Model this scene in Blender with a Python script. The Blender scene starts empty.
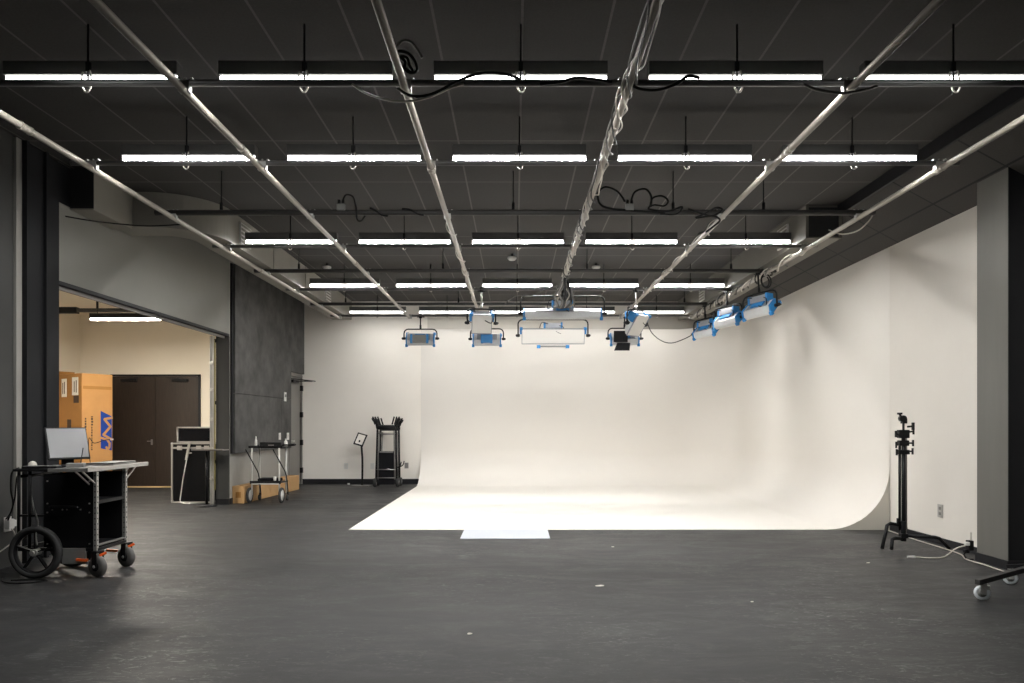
import bpy, math, random
from mathutils import Vector, Matrix
random.seed(7)
R = math.radians
scene = bpy.context.scene
COL = scene.collection

# ------------------------------------------------------------------ camera
F, CX, CY, CZ = 726.0, 515.0, 424.0, 1.37
cam_d = bpy.data.cameras.new('camera')
cam = bpy.data.objects.new('camera', cam_d)
COL.objects.link(cam)
cam.location = (0, 0, CZ)
cam.rotation_euler = (R(90), 0, 0)
cam_d.sensor_width = 36.0
cam_d.lens = F / 1024 * 36
cam_d.shift_x = -(CX - 512) / 1024
cam_d.shift_y = (CY - 341.5) / 1024
cam_d.clip_start = 0.05
scene.camera = cam

def at(px, py, Y):
    return Vector(((px - CX) * Y / F, Y, CZ - (py - CY) * Y / F))

# ------------------------------------------------------------------ materials
M = {}
def mat(name, col, rough=0.6, metal=0.0, var=0.0, scale=8.0, bump=0.0, emit=0.0, trans=0.0, var2=None, aniso=None):
    m = bpy.data.materials.new(name)
    m.use_nodes = True
    nt = m.node_tree
    b = nt.nodes['Principled BSDF']
    c4 = (col[0], col[1], col[2], 1)
    b.inputs['Base Color'].default_value = c4
    b.inputs['Roughness'].default_value = rough
    b.inputs['Metallic'].default_value = metal
    if col[0] < .02: b.inputs['Specular IOR Level'].default_value = .2
    if trans: b.inputs['Transmission Weight'].default_value = trans
    if emit:
        b.inputs['Emission Color'].default_value = c4
        b.inputs['Emission Strength'].default_value = emit
    if var or bump:
        tc = nt.nodes.new('ShaderNodeTexCoord')
        mp = nt.nodes.new('ShaderNodeMapping')
        nt.links.new(tc.outputs['Object'], mp.inputs['Vector'])
        if aniso: mp.inputs['Scale'].default_value = aniso
        n = nt.nodes.new('ShaderNodeTexNoise')
        n.inputs['Scale'].default_value = scale
        n.inputs['Detail'].default_value = 6
        n.inputs['Roughness'].default_value = 0.62
        nt.links.new(mp.outputs['Vector'], n.inputs['Vector'])
        if var:
            r = nt.nodes.new('ShaderNodeValToRGB')
            r.color_ramp.elements[0].position = 0.3
            r.color_ramp.elements[1].position = 0.72
            lo = tuple(max(0, x * (1 - var)) for x in col) + (1,)
            hi = tuple(min(1, x * (1 + var)) for x in (var2 or col)) + (1,)
            r.color_ramp.elements[0].color = lo
            r.color_ramp.elements[1].color = hi
            nt.links.new(n.outputs['Fac'], r.inputs['Fac'])
            nt.links.new(r.outputs['Color'], b.inputs['Base Color'])
        if bump:
            bp = nt.nodes.new('ShaderNodeBump')
            bp.inputs['Strength'].default_value = bump
            bp.inputs['Distance'].default_value = 0.01
            nt.links.new(n.outputs['Fac'], bp.inputs['Height'])
            nt.links.new(bp.outputs['Normal'], b.inputs['Normal'])
    M[name] = m
    return m

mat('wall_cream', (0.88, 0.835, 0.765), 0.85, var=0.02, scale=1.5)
mat('wall_shade_dark', (0.30, 0.28, 0.25), 0.9, var=0.05, scale=2)  # cream back wall in shade, the shade put into the colour
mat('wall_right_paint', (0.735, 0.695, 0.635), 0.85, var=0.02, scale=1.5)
mat('wall_shade_mid', (0.64, 0.605, 0.545), 0.9, var=0.04, scale=2)  # same wall in weaker shade, also put into the colour
mat('wall_grey', (0.30, 0.29, 0.265), 0.85, var=0.04, scale=1.2)
mat('header_grey', (0.23, 0.225, 0.205), 0.85, var=0.04, scale=1.2)
mat('wall_dark', (0.045, 0.045, 0.043), 0.8, var=0.06, scale=1.5)
mat('wall_black', (0.012, 0.0125, 0.014), 0.7, var=0.08, scale=2)
mat('room_cream', (0.82, 0.75, 0.63), 0.85, var=0.02, scale=1.5)
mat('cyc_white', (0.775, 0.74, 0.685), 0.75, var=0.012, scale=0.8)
mat('cyc_end_shade', (0.60, 0.57, 0.50), 0.8, var=0.03, scale=3)  # cyclorama white darkened, the shade of its end put into the colour
mat('vinyl_white', (0.50, 0.53, 0.60), 0.45, var=0.01, scale=2)
mat('pillar_grey', (0.13, 0.127, 0.112), 0.6, var=0.05, scale=1.5, aniso=(6, 6, .6))
mat('trim_black', (0.018, 0.018, 0.02), 0.5, var=0.1, scale=4)
mat('door_wood', (0.026, 0.017, 0.012), 0.45, var=0.35, scale=6, aniso=(10, 10, .6))
mat('door_grey', (0.20, 0.19, 0.175), 0.6, var=0.04, scale=2)
mat('panel_felt', (0.075, 0.073, 0.070), 0.95, var=0.38, scale=3.2, bump=0.3)
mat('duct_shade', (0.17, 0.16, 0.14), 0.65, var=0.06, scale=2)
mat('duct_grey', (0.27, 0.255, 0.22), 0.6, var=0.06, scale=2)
mat('duct_black', (0.02, 0.02, 0.021), 0.6, var=0.1, scale=2)
mat('pipe_pale', (0.36, 0.33, 0.285), 0.45, 0.25, var=0.10, scale=5)
mat('pipe_grey', (0.16, 0.155, 0.15), 0.45, 0.4, var=0.08, scale=5)
mat('pipe_dark', (0.05, 0.048, 0.046), 0.5, 0.3, var=0.1, scale=5)
mat('black_metal', (0.016, 0.016, 0.017), 0.42, 0.35, var=0.15, scale=9)
mat('black_plastic', (0.013, 0.013, 0.014), 0.5, var=0.15, scale=9)
mat('black_cloth', (0.008, 0.008, 0.010), 0.95, var=0.2, scale=30)
mat('case_black', (0.005, 0.005, 0.006), 0.8, var=0.15, scale=6)
mat('rubber', (0.03, 0.03, 0.03), 0.8, var=0.15, scale=12)
mat('rubber_grey', (0.12, 0.115, 0.108), 0.8, var=0.15, scale=12)
mat('steel', (0.55, 0.54, 0.52), 0.35, 0.85, var=0.06, scale=8)
mat('bright_metal', (0.66, 0.65, 0.62), 0.5, 0.1, var=0.04, scale=8)
mat('alu', (0.47, 0.46, 0.44), 0.45, 0.7, var=0.06, scale=8)
mat('alu_dull', (0.26, 0.25, 0.24), 0.5, 0.6, var=0.06, scale=8)
mat('silver_body', (0.62, 0.63, 0.63), 0.4, 0.35, var=0.04, scale=8)
mat('silver_dark', (0.30, 0.31, 0.33), 0.4, 0.4, var=0.04, scale=8)
mat('blue', (0.02, 0.20, 0.50), 0.45, var=0.06, scale=8)
mat('blue_ink', (0.012, 0.045, 0.26), 0.7, var=0.05, scale=8)
mat('diffuser_off', (0.74, 0.72, 0.68), 0.55, var=0.01, scale=3)
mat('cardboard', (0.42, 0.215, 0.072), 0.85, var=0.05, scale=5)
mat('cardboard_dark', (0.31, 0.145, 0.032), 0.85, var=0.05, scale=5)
mat('cardboard_pale', (0.50, 0.30, 0.13), 0.85, var=0.05, scale=5)
mat('ink', (0.05, 0.028, 0.015), 0.8, var=0.1, scale=9)
mat('white_paper', (0.72, 0.69, 0.62), 0.8, var=0.02, scale=9)
mat('white_plastic', (0.72, 0.71, 0.68), 0.5, var=0.02, scale=9)
mat('grey_plastic', (0.20, 0.20, 0.19), 0.5, var=0.05, scale=9)
mat('screen_pale', (0.25, 0.25, 0.26), 0.25, var=0.04, scale=2)
mat('cable_black', (0.012, 0.012, 0.012), 0.5, var=0.1, scale=9)
mat('cable_pale', (0.52, 0.49, 0.43), 0.5, var=0.06, scale=9)
mat('cable_grey', (0.15, 0.145, 0.135), 0.5, var=0.06, scale=9)
mat('orange', (0.75, 0.12, 0.02), 0.5, var=0.05, scale=9)
mat('yellow', (0.30, 0.26, 0.10), 0.6, var=0.05, scale=9)
mat('brass', (0.62, 0.47, 0.24), 0.5, 0.2, var=0.05, scale=9)
mat('clear_wheel', (0.72, 0.76, 0.79), 0.2, var=0.05, scale=9)
mat('tube_white', (1.0, 0.99, 0.97), 0.5, emit=34.0)
mat('tube_soft', (1.0, 0.99, 0.97), 0.5, emit=34.0)
mat('housing_grey', (0.10, 0.097, 0.094), 0.6, var=0.08, scale=9)
mat('tube_warm', (1.0, 0.93, 0.82), 0.5, emit=30.0)
for nm, side, down in (('tube_white', 11.0, 226.0), ('tube_soft', 7.0, 80.0), ('tube_warm', 70.0, 500.0)):      # lens: strong downwards, weaker out of its sides
    nt = M[nm].node_tree
    g = nt.nodes.new('ShaderNodeNewGeometry'); sx = nt.nodes.new('ShaderNodeSeparateXYZ')
    nt.links.new(g.outputs['True Normal'], sx.inputs[0])
    r = nt.nodes.new('ShaderNodeMapRange')
    r.inputs['From Min'].default_value = -0.9; r.inputs['From Max'].default_value = -0.2
    r.inputs['To Min'].default_value = down; r.inputs['To Max'].default_value = side
    nt.links.new(sx.outputs['Z'], r.inputs['Value'])
    nt.links.new(r.outputs['Result'], nt.nodes['Principled BSDF'].inputs['Emission Strength'])

def tile_material(name, base, seam, sx, sy, ox, oy, mortar, use='XY'):
    m = bpy.data.materials.new(name); m.use_nodes = True
    nt = m.node_tree; b = nt.nodes['Principled BSDF']
    tc = nt.nodes.new('ShaderNodeTexCoord')
    mp = nt.nodes.new('ShaderNodeMapping')
    mp.inputs['Location'].default_value = (-ox, -oy, 0)
    nt.links.new(tc.outputs['Object'], mp.inputs['Vector'])
    br = nt.nodes.new('ShaderNodeTexBrick')
    br.offset = 0; br.squash = 1
    br.inputs['Scale'].default_value = 1
    br.inputs['Brick Width'].default_value = sx
    br.inputs['Row Height'].default_value = sy
    br.inputs['Mortar Size'].default_value = mortar
    br.inputs['Mortar Smooth'].default_value = 0.3
    br.inputs['Color1'].default_value = (*base, 1)
    br.inputs['Color2'].default_value = tuple(x * .88 for x in base) + (1,)
    br.inputs['Mortar'].default_value = (*seam, 1)
    nt.links.new(mp.outputs['Vector'], br.inputs['Vector'])
    n = nt.nodes.new('ShaderNodeTexNoise'); n.inputs['Scale'].default_value = 60; n.inputs['Detail'].default_value = 4
    nt.links.new(tc.outputs['Object'], n.inputs['Vector'])
    mx = nt.nodes.new('ShaderNodeMix'); mx.data_type = 'RGBA'; mx.blend_type = 'MULTIPLY'
    mx.inputs[0].default_value = 0.5
    nt.links.new(br.outputs['Color'], mx.inputs[6]); nt.links.new(n.outputs['Fac'], mx.inputs[7])
    nt.links.new(mx.outputs[2], b.inputs['Base Color'])
    b.inputs['Roughness'].default_value = 0.85
    M[name] = m
tile_material('ceiling_tiles', (0.064, 0.060, 0.056), (0.16, 0.15, 0.14), 0.61, 1.22, 0.05 - 0.61 * 40, 7.18 - 1.22 * 20, 0.011)
tile_material('soffit_tiles', (0.065, 0.060, 0.055), (0.008, 0.012, 0.012), 0.52, 1.18, -0.01, 6.82 - 1.18 * 20, 0.014)

def floor_material():
    m = bpy.data.materials.new('floor_vinyl'); m.use_nodes = True
    nt = m.node_tree; b = nt.nodes['Principled BSDF']; L = nt.links.new
    tc = nt.nodes.new('ShaderNodeTexCoord')
    def noise(scale, det, rgh, sc=(1, 1, 1), dist=0):
        mp = nt.nodes.new('ShaderNodeMapping'); mp.inputs['Scale'].default_value = sc
        L(tc.outputs['Object'], mp.inputs['Vector'])
        n = nt.nodes.new('ShaderNodeTexNoise'); n.inputs['Scale'].default_value = scale
        n.inputs['Detail'].default_value = det; n.inputs['Roughness'].default_value = rgh; n.inputs['Distortion'].default_value = dist
        L(mp.outputs['Vector'], n.inputs['Vector']); return n
    def ramp(src, p0, c0, p1, c1):
        r = nt.nodes.new('ShaderNodeValToRGB'); e = r.color_ramp.elements
        e[0].position, e[0].color = p0, (*c0, 1); e[1].position, e[1].color = p1, (*c1, 1)
        L(src, r.inputs['Fac']); return r
    def mix(fac, a, c, mode='MIX', f=None):
        x = nt.nodes.new('ShaderNodeMix'); x.data_type = 'RGBA'; x.blend_type = mode
        if f is not None: x.inputs[0].default_value = f
        else: L(fac, x.inputs[0])
        L(a, x.inputs[6])
        if isinstance(c, tuple): x.inputs[7].default_value = (*c, 1)
        else: L(c, x.inputs[7])
        return x.outputs[2]
    big = ramp(noise(0.7, 4, .55).outputs['Fac'], .3, (.017, .017, .0172), .72, (.028, .0277, .0275))
    streak = noise(2.4, 8, .75, (.6, 1.5, 1), .6)                       # swept cross-wise dust
    smk = ramp(streak.outputs['Fac'], .5, (0, 0, 0), .80, (.6, .6, .6))
    c1 = mix(smk.outputs['Color'], big.outputs['Color'], (.050, .0495, .0485))
    scuff = noise(5.5, 9, .78, (.6, 1.5, 1), 1.2)                    # pale scuffs
    sm = ramp(scuff.outputs['Fac'], .57, (0, 0, 0), .68, (.8, .8, .8))
    c2 = mix(sm.outputs['Color'], c1, (.085, .084, .081))
    patch = ramp(noise(.6, 3, .55).outputs['Fac'], .42, (0, 0, 0), .66, (.8, .8, .8))         # worn areas with finer scratches
    scr = ramp(noise(7, 5, .72, (.7, 1.8, 1), 3.5).outputs['Fac'], .56, (0, 0, 0), .62, (1, 1, 1))
    both = mix(None, patch.outputs['Color'], scr.outputs['Color'], 'MULTIPLY', 1.0)
    c2 = mix(both, c2, (.17, .168, .163))
    fine = ramp(noise(90, 3, .6).outputs['Fac'], .35, (.72, .72, .72), .68, (1.2, 1.2, 1.2))
    c3 = mix(None, c2, fine.outputs['Color'], 'MULTIPLY', .7)
    L(c3, b.inputs['Base Color'])
    rr = ramp(streak.outputs['Fac'], .3, (.42, .42, .42), .75, (.68, .68, .68))
    L(rr.outputs['Color'], b.inputs['Roughness'])
    b.inputs['Specular IOR Level'].default_value = 0.35
    bp = nt.nodes.new('ShaderNodeBump'); bp.inputs['Strength'].default_value = .12; bp.inputs['Distance'].default_value = .004
    L(noise(40, 4, .6).outputs['Fac'], bp.inputs['Height']); L(bp.outputs['Normal'], b.inputs['Normal'])
    M['floor_vinyl'] = m
floor_material()

# ------------------------------------------------------------------ mesh helpers
def spline(pts, seg=8, closed=False):
    P = [Vector(p) for p in pts]
    if len(P) < 3: return P
    out = []
    n = len(P)
    rng = range(n) if closed else range(n - 1)
    for i in rng:
        if closed: a, b, c, d = P[i - 1], P[i], P[(i + 1) % n], P[(i + 2) % n]
        else: a, b, c, d = P[max(i - 1, 0)], P[i], P[i + 1], P[min(i + 2, n - 1)]
        for k in range(seg):
            t = k / seg
            out.append(0.5 * ((2 * b) + (c - a) * t + (2 * a - 5 * b + 4 * c - d) * t * t + (3 * b - a - 3 * c + d) * t ** 3))
    if not closed: out.append(P[-1])
    return out

class MB:
    def __init__(s): s.v, s.f, s.sm = [], [], []
    def add(s, vs, fs, smooth=False):
        o = len(s.v)
        s.v += [tuple(v) for v in vs]
        s.f += [tuple(o + i for i in f) for f in fs]
        s.sm += [smooth] * len(fs)
        return s
    def box(s, x0, x1, y0, y1, z0, z1, mtx=None):
        vs = [Vector((x, y, z)) for z in (z0, z1) for y in (y0, y1) for x in (x0, x1)]
        if mtx: vs = [mtx @ v for v in vs]
        return s.add(vs, [(0, 2, 3, 1), (4, 5, 7, 6), (0, 1, 5, 4), (2, 6, 7, 3), (0, 4, 6, 2), (1, 3, 7, 5)])
    def cb(s, c, d, mtx=None):
        return s.box(c[0] - d[0] / 2, c[0] + d[0] / 2, c[1] - d[1] / 2, c[1] + d[1] / 2, c[2] - d[2] / 2, c[2] + d[2] / 2, mtx)
    def bar(s, p0, p1, w, h, up=(0, 0, 1)):      # rectangular bar between two points
        p0, p1 = Vector(p0), Vector(p1); d = (p1 - p0).normalized(); u = Vector(up)
        if abs(d.dot(u)) > .98: u = Vector((0, 1, 0))
        a = d.cross(u).normalized(); b = a.cross(d).normalized()
        vs = [p + a * w / 2 * i + b * h / 2 * j for p in (p0, p1) for i, j in ((-1, -1), (1, -1), (1, 1), (-1, 1))]
        return s.add(vs, [(0, 1, 2, 3), (7, 6, 5, 4), (0, 4, 5, 1), (1, 5, 6, 2), (2, 6, 7, 3), (3, 7, 4, 0)])
    def tube(s, pts, r, n=8, closed=False):
        P = [Vector(p) for p in pts]; N = len(P); vs, fs = [], []
        t0 = (P[1] - P[0]).normalized()
        u = Vector((0, 0, 1)) if abs(t0.z) < .9 else Vector((1, 0, 0))
        nrm = (u - t0 * u.dot(t0)).normalized()
        for i in range(N):
            if closed: t = (P[(i + 1) % N] - P[i - 1])
            else: t = (P[min(i + 1, N - 1)] - P[max(i - 1, 0)])
            if t.length < 1e-9: t = t0
            t = t.normalized(); nrm = (nrm - t * nrm.dot(t))
            nrm = nrm.normalized() if nrm.length > 1e-6 else t.orthogonal().normalized()
            b = t.cross(nrm); rr = r[i] if isinstance(r, (list, tuple)) else r
            for k in range(n):
                a = 2 * math.pi * k / n
                vs.append(P[i] + nrm * math.cos(a) * rr + b * math.sin(a) * rr)
        for i in range(N if closed else N - 1):
            j = (i + 1) % N
            for k in range(n):
                k2 = (k + 1) % n
                fs.append((i * n + k, i * n + k2, j * n + k2, j * n + k))
        s.add(vs, fs, True)
        if not closed:
            o = len(s.v) - len(vs)
            s.f += [tuple(o + k for k in reversed(range(n))), tuple(o + (N - 1) * n + k for k in range(n))]; s.sm += [False, False]
        return s
    def cyl(s, p0, p1, r, n=16, r2=None):
        return s.tube([p0, p1], [r, r if r2 is None else r2], n)
    def lathe(s, prof, n=24, mtx=None):           # profile (radius, z) about the z axis
        vs, fs = [], []
        for r, z in prof:
            for k in range(n):
                a = 2 * math.pi * k / n; v = Vector((r * math.cos(a), r * math.sin(a), z))
                vs.append(mtx @ v if mtx else v)
        for i in range(len(prof) - 1):
            for k in range(n):
                k2 = (k + 1) % n; fs.append((i * n + k, i * n + k2, (i + 1) * n + k2, (i + 1) * n + k))
        return s.add(vs, fs, True)
    def prism(s, poly, mtx, h):                   # polygon in local xy pushed to z=h, then mapped
        n = len(poly)
        vs = [mtx @ Vector((x, y, 0)) for x, y in poly] + [mtx @ Vector((x, y, h)) for x, y in poly]
        return s.add(vs, [tuple(reversed(range(n))), tuple(range(n, 2 * n))] + [(i, (i + 1) % n, n + (i + 1) % n, n + i) for i in range(n)])
    def build(s, name, m, parent=None, bevel=0.0, loc=None, rot=None):
        me = bpy.data.meshes.new(name)
        me.from_pydata(s.v, [], s.f)
        me.polygons.foreach_set('use_smooth', s.sm)
        me.materials.append(M[m] if isinstance(m, str) else m)
        me.validate(); me.update()
        o = bpy.data.objects.new(name, me); COL.objects.link(o)
        if parent is not None: o.parent = parent
        if loc is not None: o.location = loc
        if rot is not None: o.rotation_euler = rot
        if bevel:
            b = o.modifiers.new('bevel', 'BEVEL'); b.width = bevel; b.segments = 2; b.limit_method = 'ANGLE'
        return o

def tag(o, label=None, cat=None, group=None, kind=None):
    if label: o['label'] = label
    if cat: o['category'] = cat
    if group: o['group'] = group
    if kind: o['kind'] = kind
    return o
def thing(name, label, cat, loc=(0, 0, 0), rz=0.0, group=None):
    o = bpy.data.objects.new(name, None); o.empty_display_size = .1
    COL.objects.link(o); o.location = loc; o.rotation_euler = (0, 0, rz)
    return tag(o, label, cat, group)
def struct(o, label, cat): return tag(o, label, cat, None, 'structure')
def kids(o): return [c for c in bpy.data.objects if c.parent == o]
def copy_tree(o, parent=None):
    c = o.copy(); COL.objects.link(c)
    if parent is not None: c.parent = parent
    for ch in kids(o): copy_tree(ch, c)
    return c
XZ = lambda y: Matrix.Translation((0, y, 0)) @ Matrix.Rotation(R(90), 4, 'X')          # local xy -> world xz, extrude towards -y
YZ = lambda x: Matrix(((0, 0, 1, x), (1, 0, 0, 0), (0, 1, 0, 0), (0, 0, 0, 1)))          # local xy -> world yz, extrude towards +x

# ------------------------------------------------------------------ the setting
XL, XR, YB, ZC = -4.87, 4.85, 16.6, 4.17
struct(MB().box(-9.7, 5.6, -4.2, 16.8, -0.12, 0).build('floor', 'floor_vinyl'), 'dark grey scuffed vinyl studio floor', 'floor')
struct(MB().box(-5.07, 5.0, -4.2, 16.8, ZC, ZC + .1).build('ceiling', 'ceiling_tiles'), 'black tiled studio ceiling with pale seams', 'ceiling')
struct(MB().box(-5.07, 5.0, YB, 16.75, 0, 4.17).build('wall_back', 'wall_cream'), 'cream back wall behind the white cyclorama', 'wall')
struct(MB().box(2.65, XR, YB - .0075, YB - .001, 3.535, ZC - .005).build('shade_strip_dark', 'wall_shade_dark'), 'painted shade on the back wall above the right part of the cyclorama', 'trim')  # painted shade over the cream wall, dark part
struct(MB().box(-2.0, 2.65, YB - .0075, YB - .001, 3.535, ZC - .005).build('shade_strip_mid', 'wall_shade_mid'), 'lighter painted shade on the back wall above the cyclorama', 'trim')  # paler stretch of the shade painted on the cream wall
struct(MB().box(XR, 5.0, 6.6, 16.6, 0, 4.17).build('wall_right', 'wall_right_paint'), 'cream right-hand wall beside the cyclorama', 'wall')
struct(MB().box(XR, 5.0, -4.2, 6.6, 0, 4.17).build('wall_right', 'wall_dark'), 'dark stretch of wall in front of the pillar', 'wall')
struct(MB().box(-5.07, 5.0, -4.2, -4.05, 0, 4.17).build('wall_front', 'wall_dark'), 'dark wall at the near end of the studio', 'wall')
struct(MB().box(-5.07, XL, -4.05, 7.05, 0, 4.17).build('wall_left', 'wall_dark'), 'dark grey near stretch of the left wall', 'wall')
struct(MB().box(-5.07, XL, 7.74, 12.36, 2.88, 4.17).build('wall_left', 'header_grey'), 'grey wall above the wide doorway to the store room', 'wall')
# far stretch of the left wall, with the opening of the grey door
DY0, DY1, DZ = 15.66, 16.52, 2.42
w = MB()
w.box(-5.07, XL, 12.36, DY0, 0, 4.17); w.box(-5.07, XL, DY0, DY1, DZ, 4.17); w.box(-5.07, XL, DY1, YB, 0, 4.17)
struct(w.build('wall_left', 'wall_grey'), 'grey wall between the wide doorway and the back corner', 'wall')
# black column, bright rail and jamb at the near side of the doorway
c = MB(); c.box(-5.05, -4.83, 7.16, 7.46, 0, 4.16); c.box(-5.05, -4.80, 7.14, 7.18, 0, 4.16); c.box(-5.05, -4.80, 7.44, 7.48, 0, 4.16)
struct(c.build('column_left', 'wall_black'), 'black steel column beside the wide doorway', 'column')
struct(MB().box(-4.90, -4.845, 7.485, 7.515, 0, 4.16).build('trim_2', 'alu_dull'), 'thin pale edge strip on the doorway column', 'trim')
struct(MB().box(-5.05, -4.86, 7.515, 7.74, 0, 4.16).build('trim_3', 'wall_black'), 'black near jamb of the wide doorway', 'trim')
struct(MB().box(-4.95, -4.845, 7.055, 7.135, 0, 4.16).build('trim_4', 'wall_grey'), 'pale grey vertical strip beside the black column', 'trim')
h = MB(); h.box(-5.09, -4.862, 7.74, 12.36, 2.862, 2.90); h.box(-5.11, -5.06, 7.74, 12.34, 2.87, 2.99)
struct(h.build('trim_5', 'trim_black'), 'black head trim along the top of the wide doorway', 'trim')
struct(MB().box(-5.085, -4.862, 12.345, 12.372, 0.1, 2.86).build('trim_6', 'wall_dark'), 'dark grey far jamb of the wide doorway', 'trim')
struct(MB().box(-5.09, -4.858, 12.335, 12.38, 0, .1).build('baseboard_jamb', 'trim_black'), 'black base block under the far jamb', 'baseboard')
struct(MB().box(XL, -4.858, 12.40, DY0 - .06, 0, .10).build('baseboard_left', 'trim_black'), 'black baseboard under the dark wall panels', 'baseboard')
struct(MB().box(XL + .01, -2.16, YB - .014, YB, 0, .115).build('baseboard_back', 'trim_black'), 'black baseboard along the back wall', 'baseboard')
struct(MB().box(XR - .014, XR, 7.28, 9.37, 0, .075).build('baseboard_right', 'trim_black'), 'black baseboard along the right wall', 'baseboard')
# pillar
p = MB().box(4.63, 5.5, 6.82, 7.28, 0, 4.0)
struct(p.build('pillar_right', 'pillar_grey', bevel=.006), 'square grey pillar standing out from the right wall', 'pillar')
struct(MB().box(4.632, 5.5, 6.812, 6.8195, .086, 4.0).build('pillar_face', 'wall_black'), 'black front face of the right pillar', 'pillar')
struct(MB().box(4.618, 5.5, 6.808, 7.285, 0, .085).build('baseboard_pillar', 'trim_black'), 'black baseboard around the grey pillar', 'baseboard')
# sloping tiled soffit on the right
sof = MB()
a0, a1 = Vector((4.16, 0, 4.037)), Vector((XR + .02, 0, 3.652))
wl = (a1 - a0).length; ang = math.atan2(a1.z - a0.z, a1.x - a0.x)
sof.box(0, wl, 2.0, 16.58, 0, .03)
so = sof.build('ceiling_soffit', 'soffit_tiles', loc=(4.16, 0, 4.037), rot=(0, -ang, 0))
struct(so, 'sloping black tiled soffit along the right wall', 'ceiling')
struct(MB().box(4.13, 4.165, 2.0, 16.58, 4.035, ZC).build('trim_7', 'trim_black'), 'black upstand at the inner edge of the soffit', 'trim')

# store room behind the wide doorway
struct(MB().box(-9.6, -5.075, 15.7, 15.85, 0, 3.8).build('wall_store', 'room_cream'), 'warm cream back wall of the store room', 'wall')
struct(MB().box(-9.65, -9.4, 5.4, 15.7, 0, 3.8).build('wall_store_left', 'room_cream'), 'warm cream side wall of the store room', 'wall')
struct(MB().box(-9.4, -5.075, 5.3, 5.45, 0, 3.8).build('wall_store_front', 'room_cream'), 'near wall of the store room', 'wall')
struct(MB().box(-9.65, -5.075, 5.3, 15.85, 3.72, 3.8).build('ceiling_store', 'room_cream'), 'cream ceiling of the store room', 'ceiling')

# double doors of the store room
d1 = thing('door_1', 'dark brown double doors in the store room', 'door', (-7.76, 15.69, 0)); d1['kind'] = 'structure'
f = MB(); f.box(-.97, -.93, -.04, 0, 0, 2.44); f.box(.93, .97, -.04, 0, 0, 2.44); f.box(-.97, .97, -.04, 0, 2.40, 2.44)
f.build('door_frame', 'trim_black', d1)
for s in (-1, 1):
    lf = MB().box(min(s * .004, s * .925), max(s * .004, s * .925), -.035, 0, .03, 2.395).build('door_leaf', 'door_wood', d1)
    k = MB(); k.cb((s * .55, -.065, 2.31), (.34, .05, .06)); k.bar((s * .55, -.07, 2.35), (s * .30, -.13, 2.36), .025, .012)
    k.build('door_closer', 'black_metal', lf, bevel=.004)
    if s < 0:
        k = MB(); k.cb((-.07, -.040, .98), (.04, .010, .12)); k.cyl((-.07, -.035, 1.0), (-.07, -.08, 1.0), .012); k.bar((-.07, -.08, 1.0), (-.15, -.08, 1.0), .018, .018)
        k.build('door_handle', 'alu_dull', lf)
struct(MB().box(-8.75, -5.1, 15.64, 15.699, 0, .03).build('trim_8', 'brass'), 'pale tan threshold strip under the double doors', 'trim')

# grey side door at the far end of the left wall
d2 = thing('door_2', 'grey door beside the back corner', 'door', (XL, (DY0 + DY1) / 2, 0)); d2['kind'] = 'structure'
hy = (DY1 - DY0) / 2
f = MB()
f.box(-.16, .02, -hy - .05, -hy, 0, DZ + .05); f.box(-.16, .02, hy, hy + .05, 0, DZ + .05); f.box(-.16, .02, -hy, hy, DZ, DZ + .05)
f.build('door_frame', 'door_grey', d2)
lf = MB().box(-.06, -.015, -hy + .004, hy - .004, .01, DZ - .004).build('door_leaf', 'door_grey', d2)
for z in (.32, .95, 1.58, 2.18):
    MB().box(-.02, .045, hy - .035, hy + .03, z - .06, z + .06).build('hinge', 'black_metal', d2)
k = MB(); k.box(-.015, .05, -.28, .12, 2.28, 2.34); k.bar((.03, -.1, 2.31), (.30, .25, 2.33), .03, .02); k.bar((.30, .25, 2.33), (.02, .3, 2.37), .03, .02); k.bar((.0, -.3, 2.36), (.36, .30, 2.335), .02, .02)
k.build('door_closer', 'black_metal', lf)
k = MB(); k.cyl((-.015, -hy + .07, 1.0), (.06, -hy + .07, 1.0), .014); k.bar((.055, -hy + .07, 1.0), (.055, -hy + .2, 1.0), .02, .02)
k.build('door_handle', 'steel', lf)

# dark acoustic panels on the left wall
def panel(name_label, y0, y1, z0, z1):
    tag(MB().box(XL + .001, XL + .065, y0, y1, z0, z1).build('acoustic_panel', 'panel_felt', bevel=.006), name_label, 'wall panel', 'dark felt wall panels')
panel('large mottled charcoal wall panel reaching up to the ceiling duct', 12.47, 15.60, 1.90, 4.12)
panel('charcoal wall panel above the grey door', 15.605, 16.56, 2.50, 4.12)
panel('broad low charcoal wall panel behind the silver cart', 12.47, 14.95, .86, 1.895)
panel('narrow low charcoal wall panel next to the grey door', 14.955, 15.595, .86, 1.895)
struct(MB().box(XL, XL + .03, 12.41, 12.465, .86, 4.12).build('trim_9', 'trim_black'), 'black edge strip beside the charcoal wall panels', 'trim')

# overhead door rails of the wide doorway
t = thing('overhead_door_track', 'silver vertical door rail with yellow strip inside the far jamb', 'door track', (-5.12, 12.30, 0))
b = MB(); b.box(-.03, .022, -.02, .03, .02, 2.86); b.box(-.03, -.02, -.05, .03, .02, 2.86); b.build('rail', 'alu', t)
MB().box(.026, .036, -.01, .028, .25, 2.80).build('strip', 'yellow', t)
for z in (.45, .95, 1.45, 1.95, 2.4):
    b = MB(); b.cyl((-.005, -.055, z), (-.005, -.02, z), .028, 14); b.build('roller', 'steel', t)
for z in (.7, 1.7, 2.75):
    MB().box(-.03, .05, .0, .045, z, z + .06).build('bracket', 'black_metal', t)
t = thing('overhead_door_rail', 'dark horizontal rail hung under the store room ceiling', 'door track', (-7.25, 12.95, 3.40))
b = MB(); b.box(-1.35, 1.25, -.03, .03, -.035, .03); b.build('rail', 'pipe_dark', t)
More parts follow.
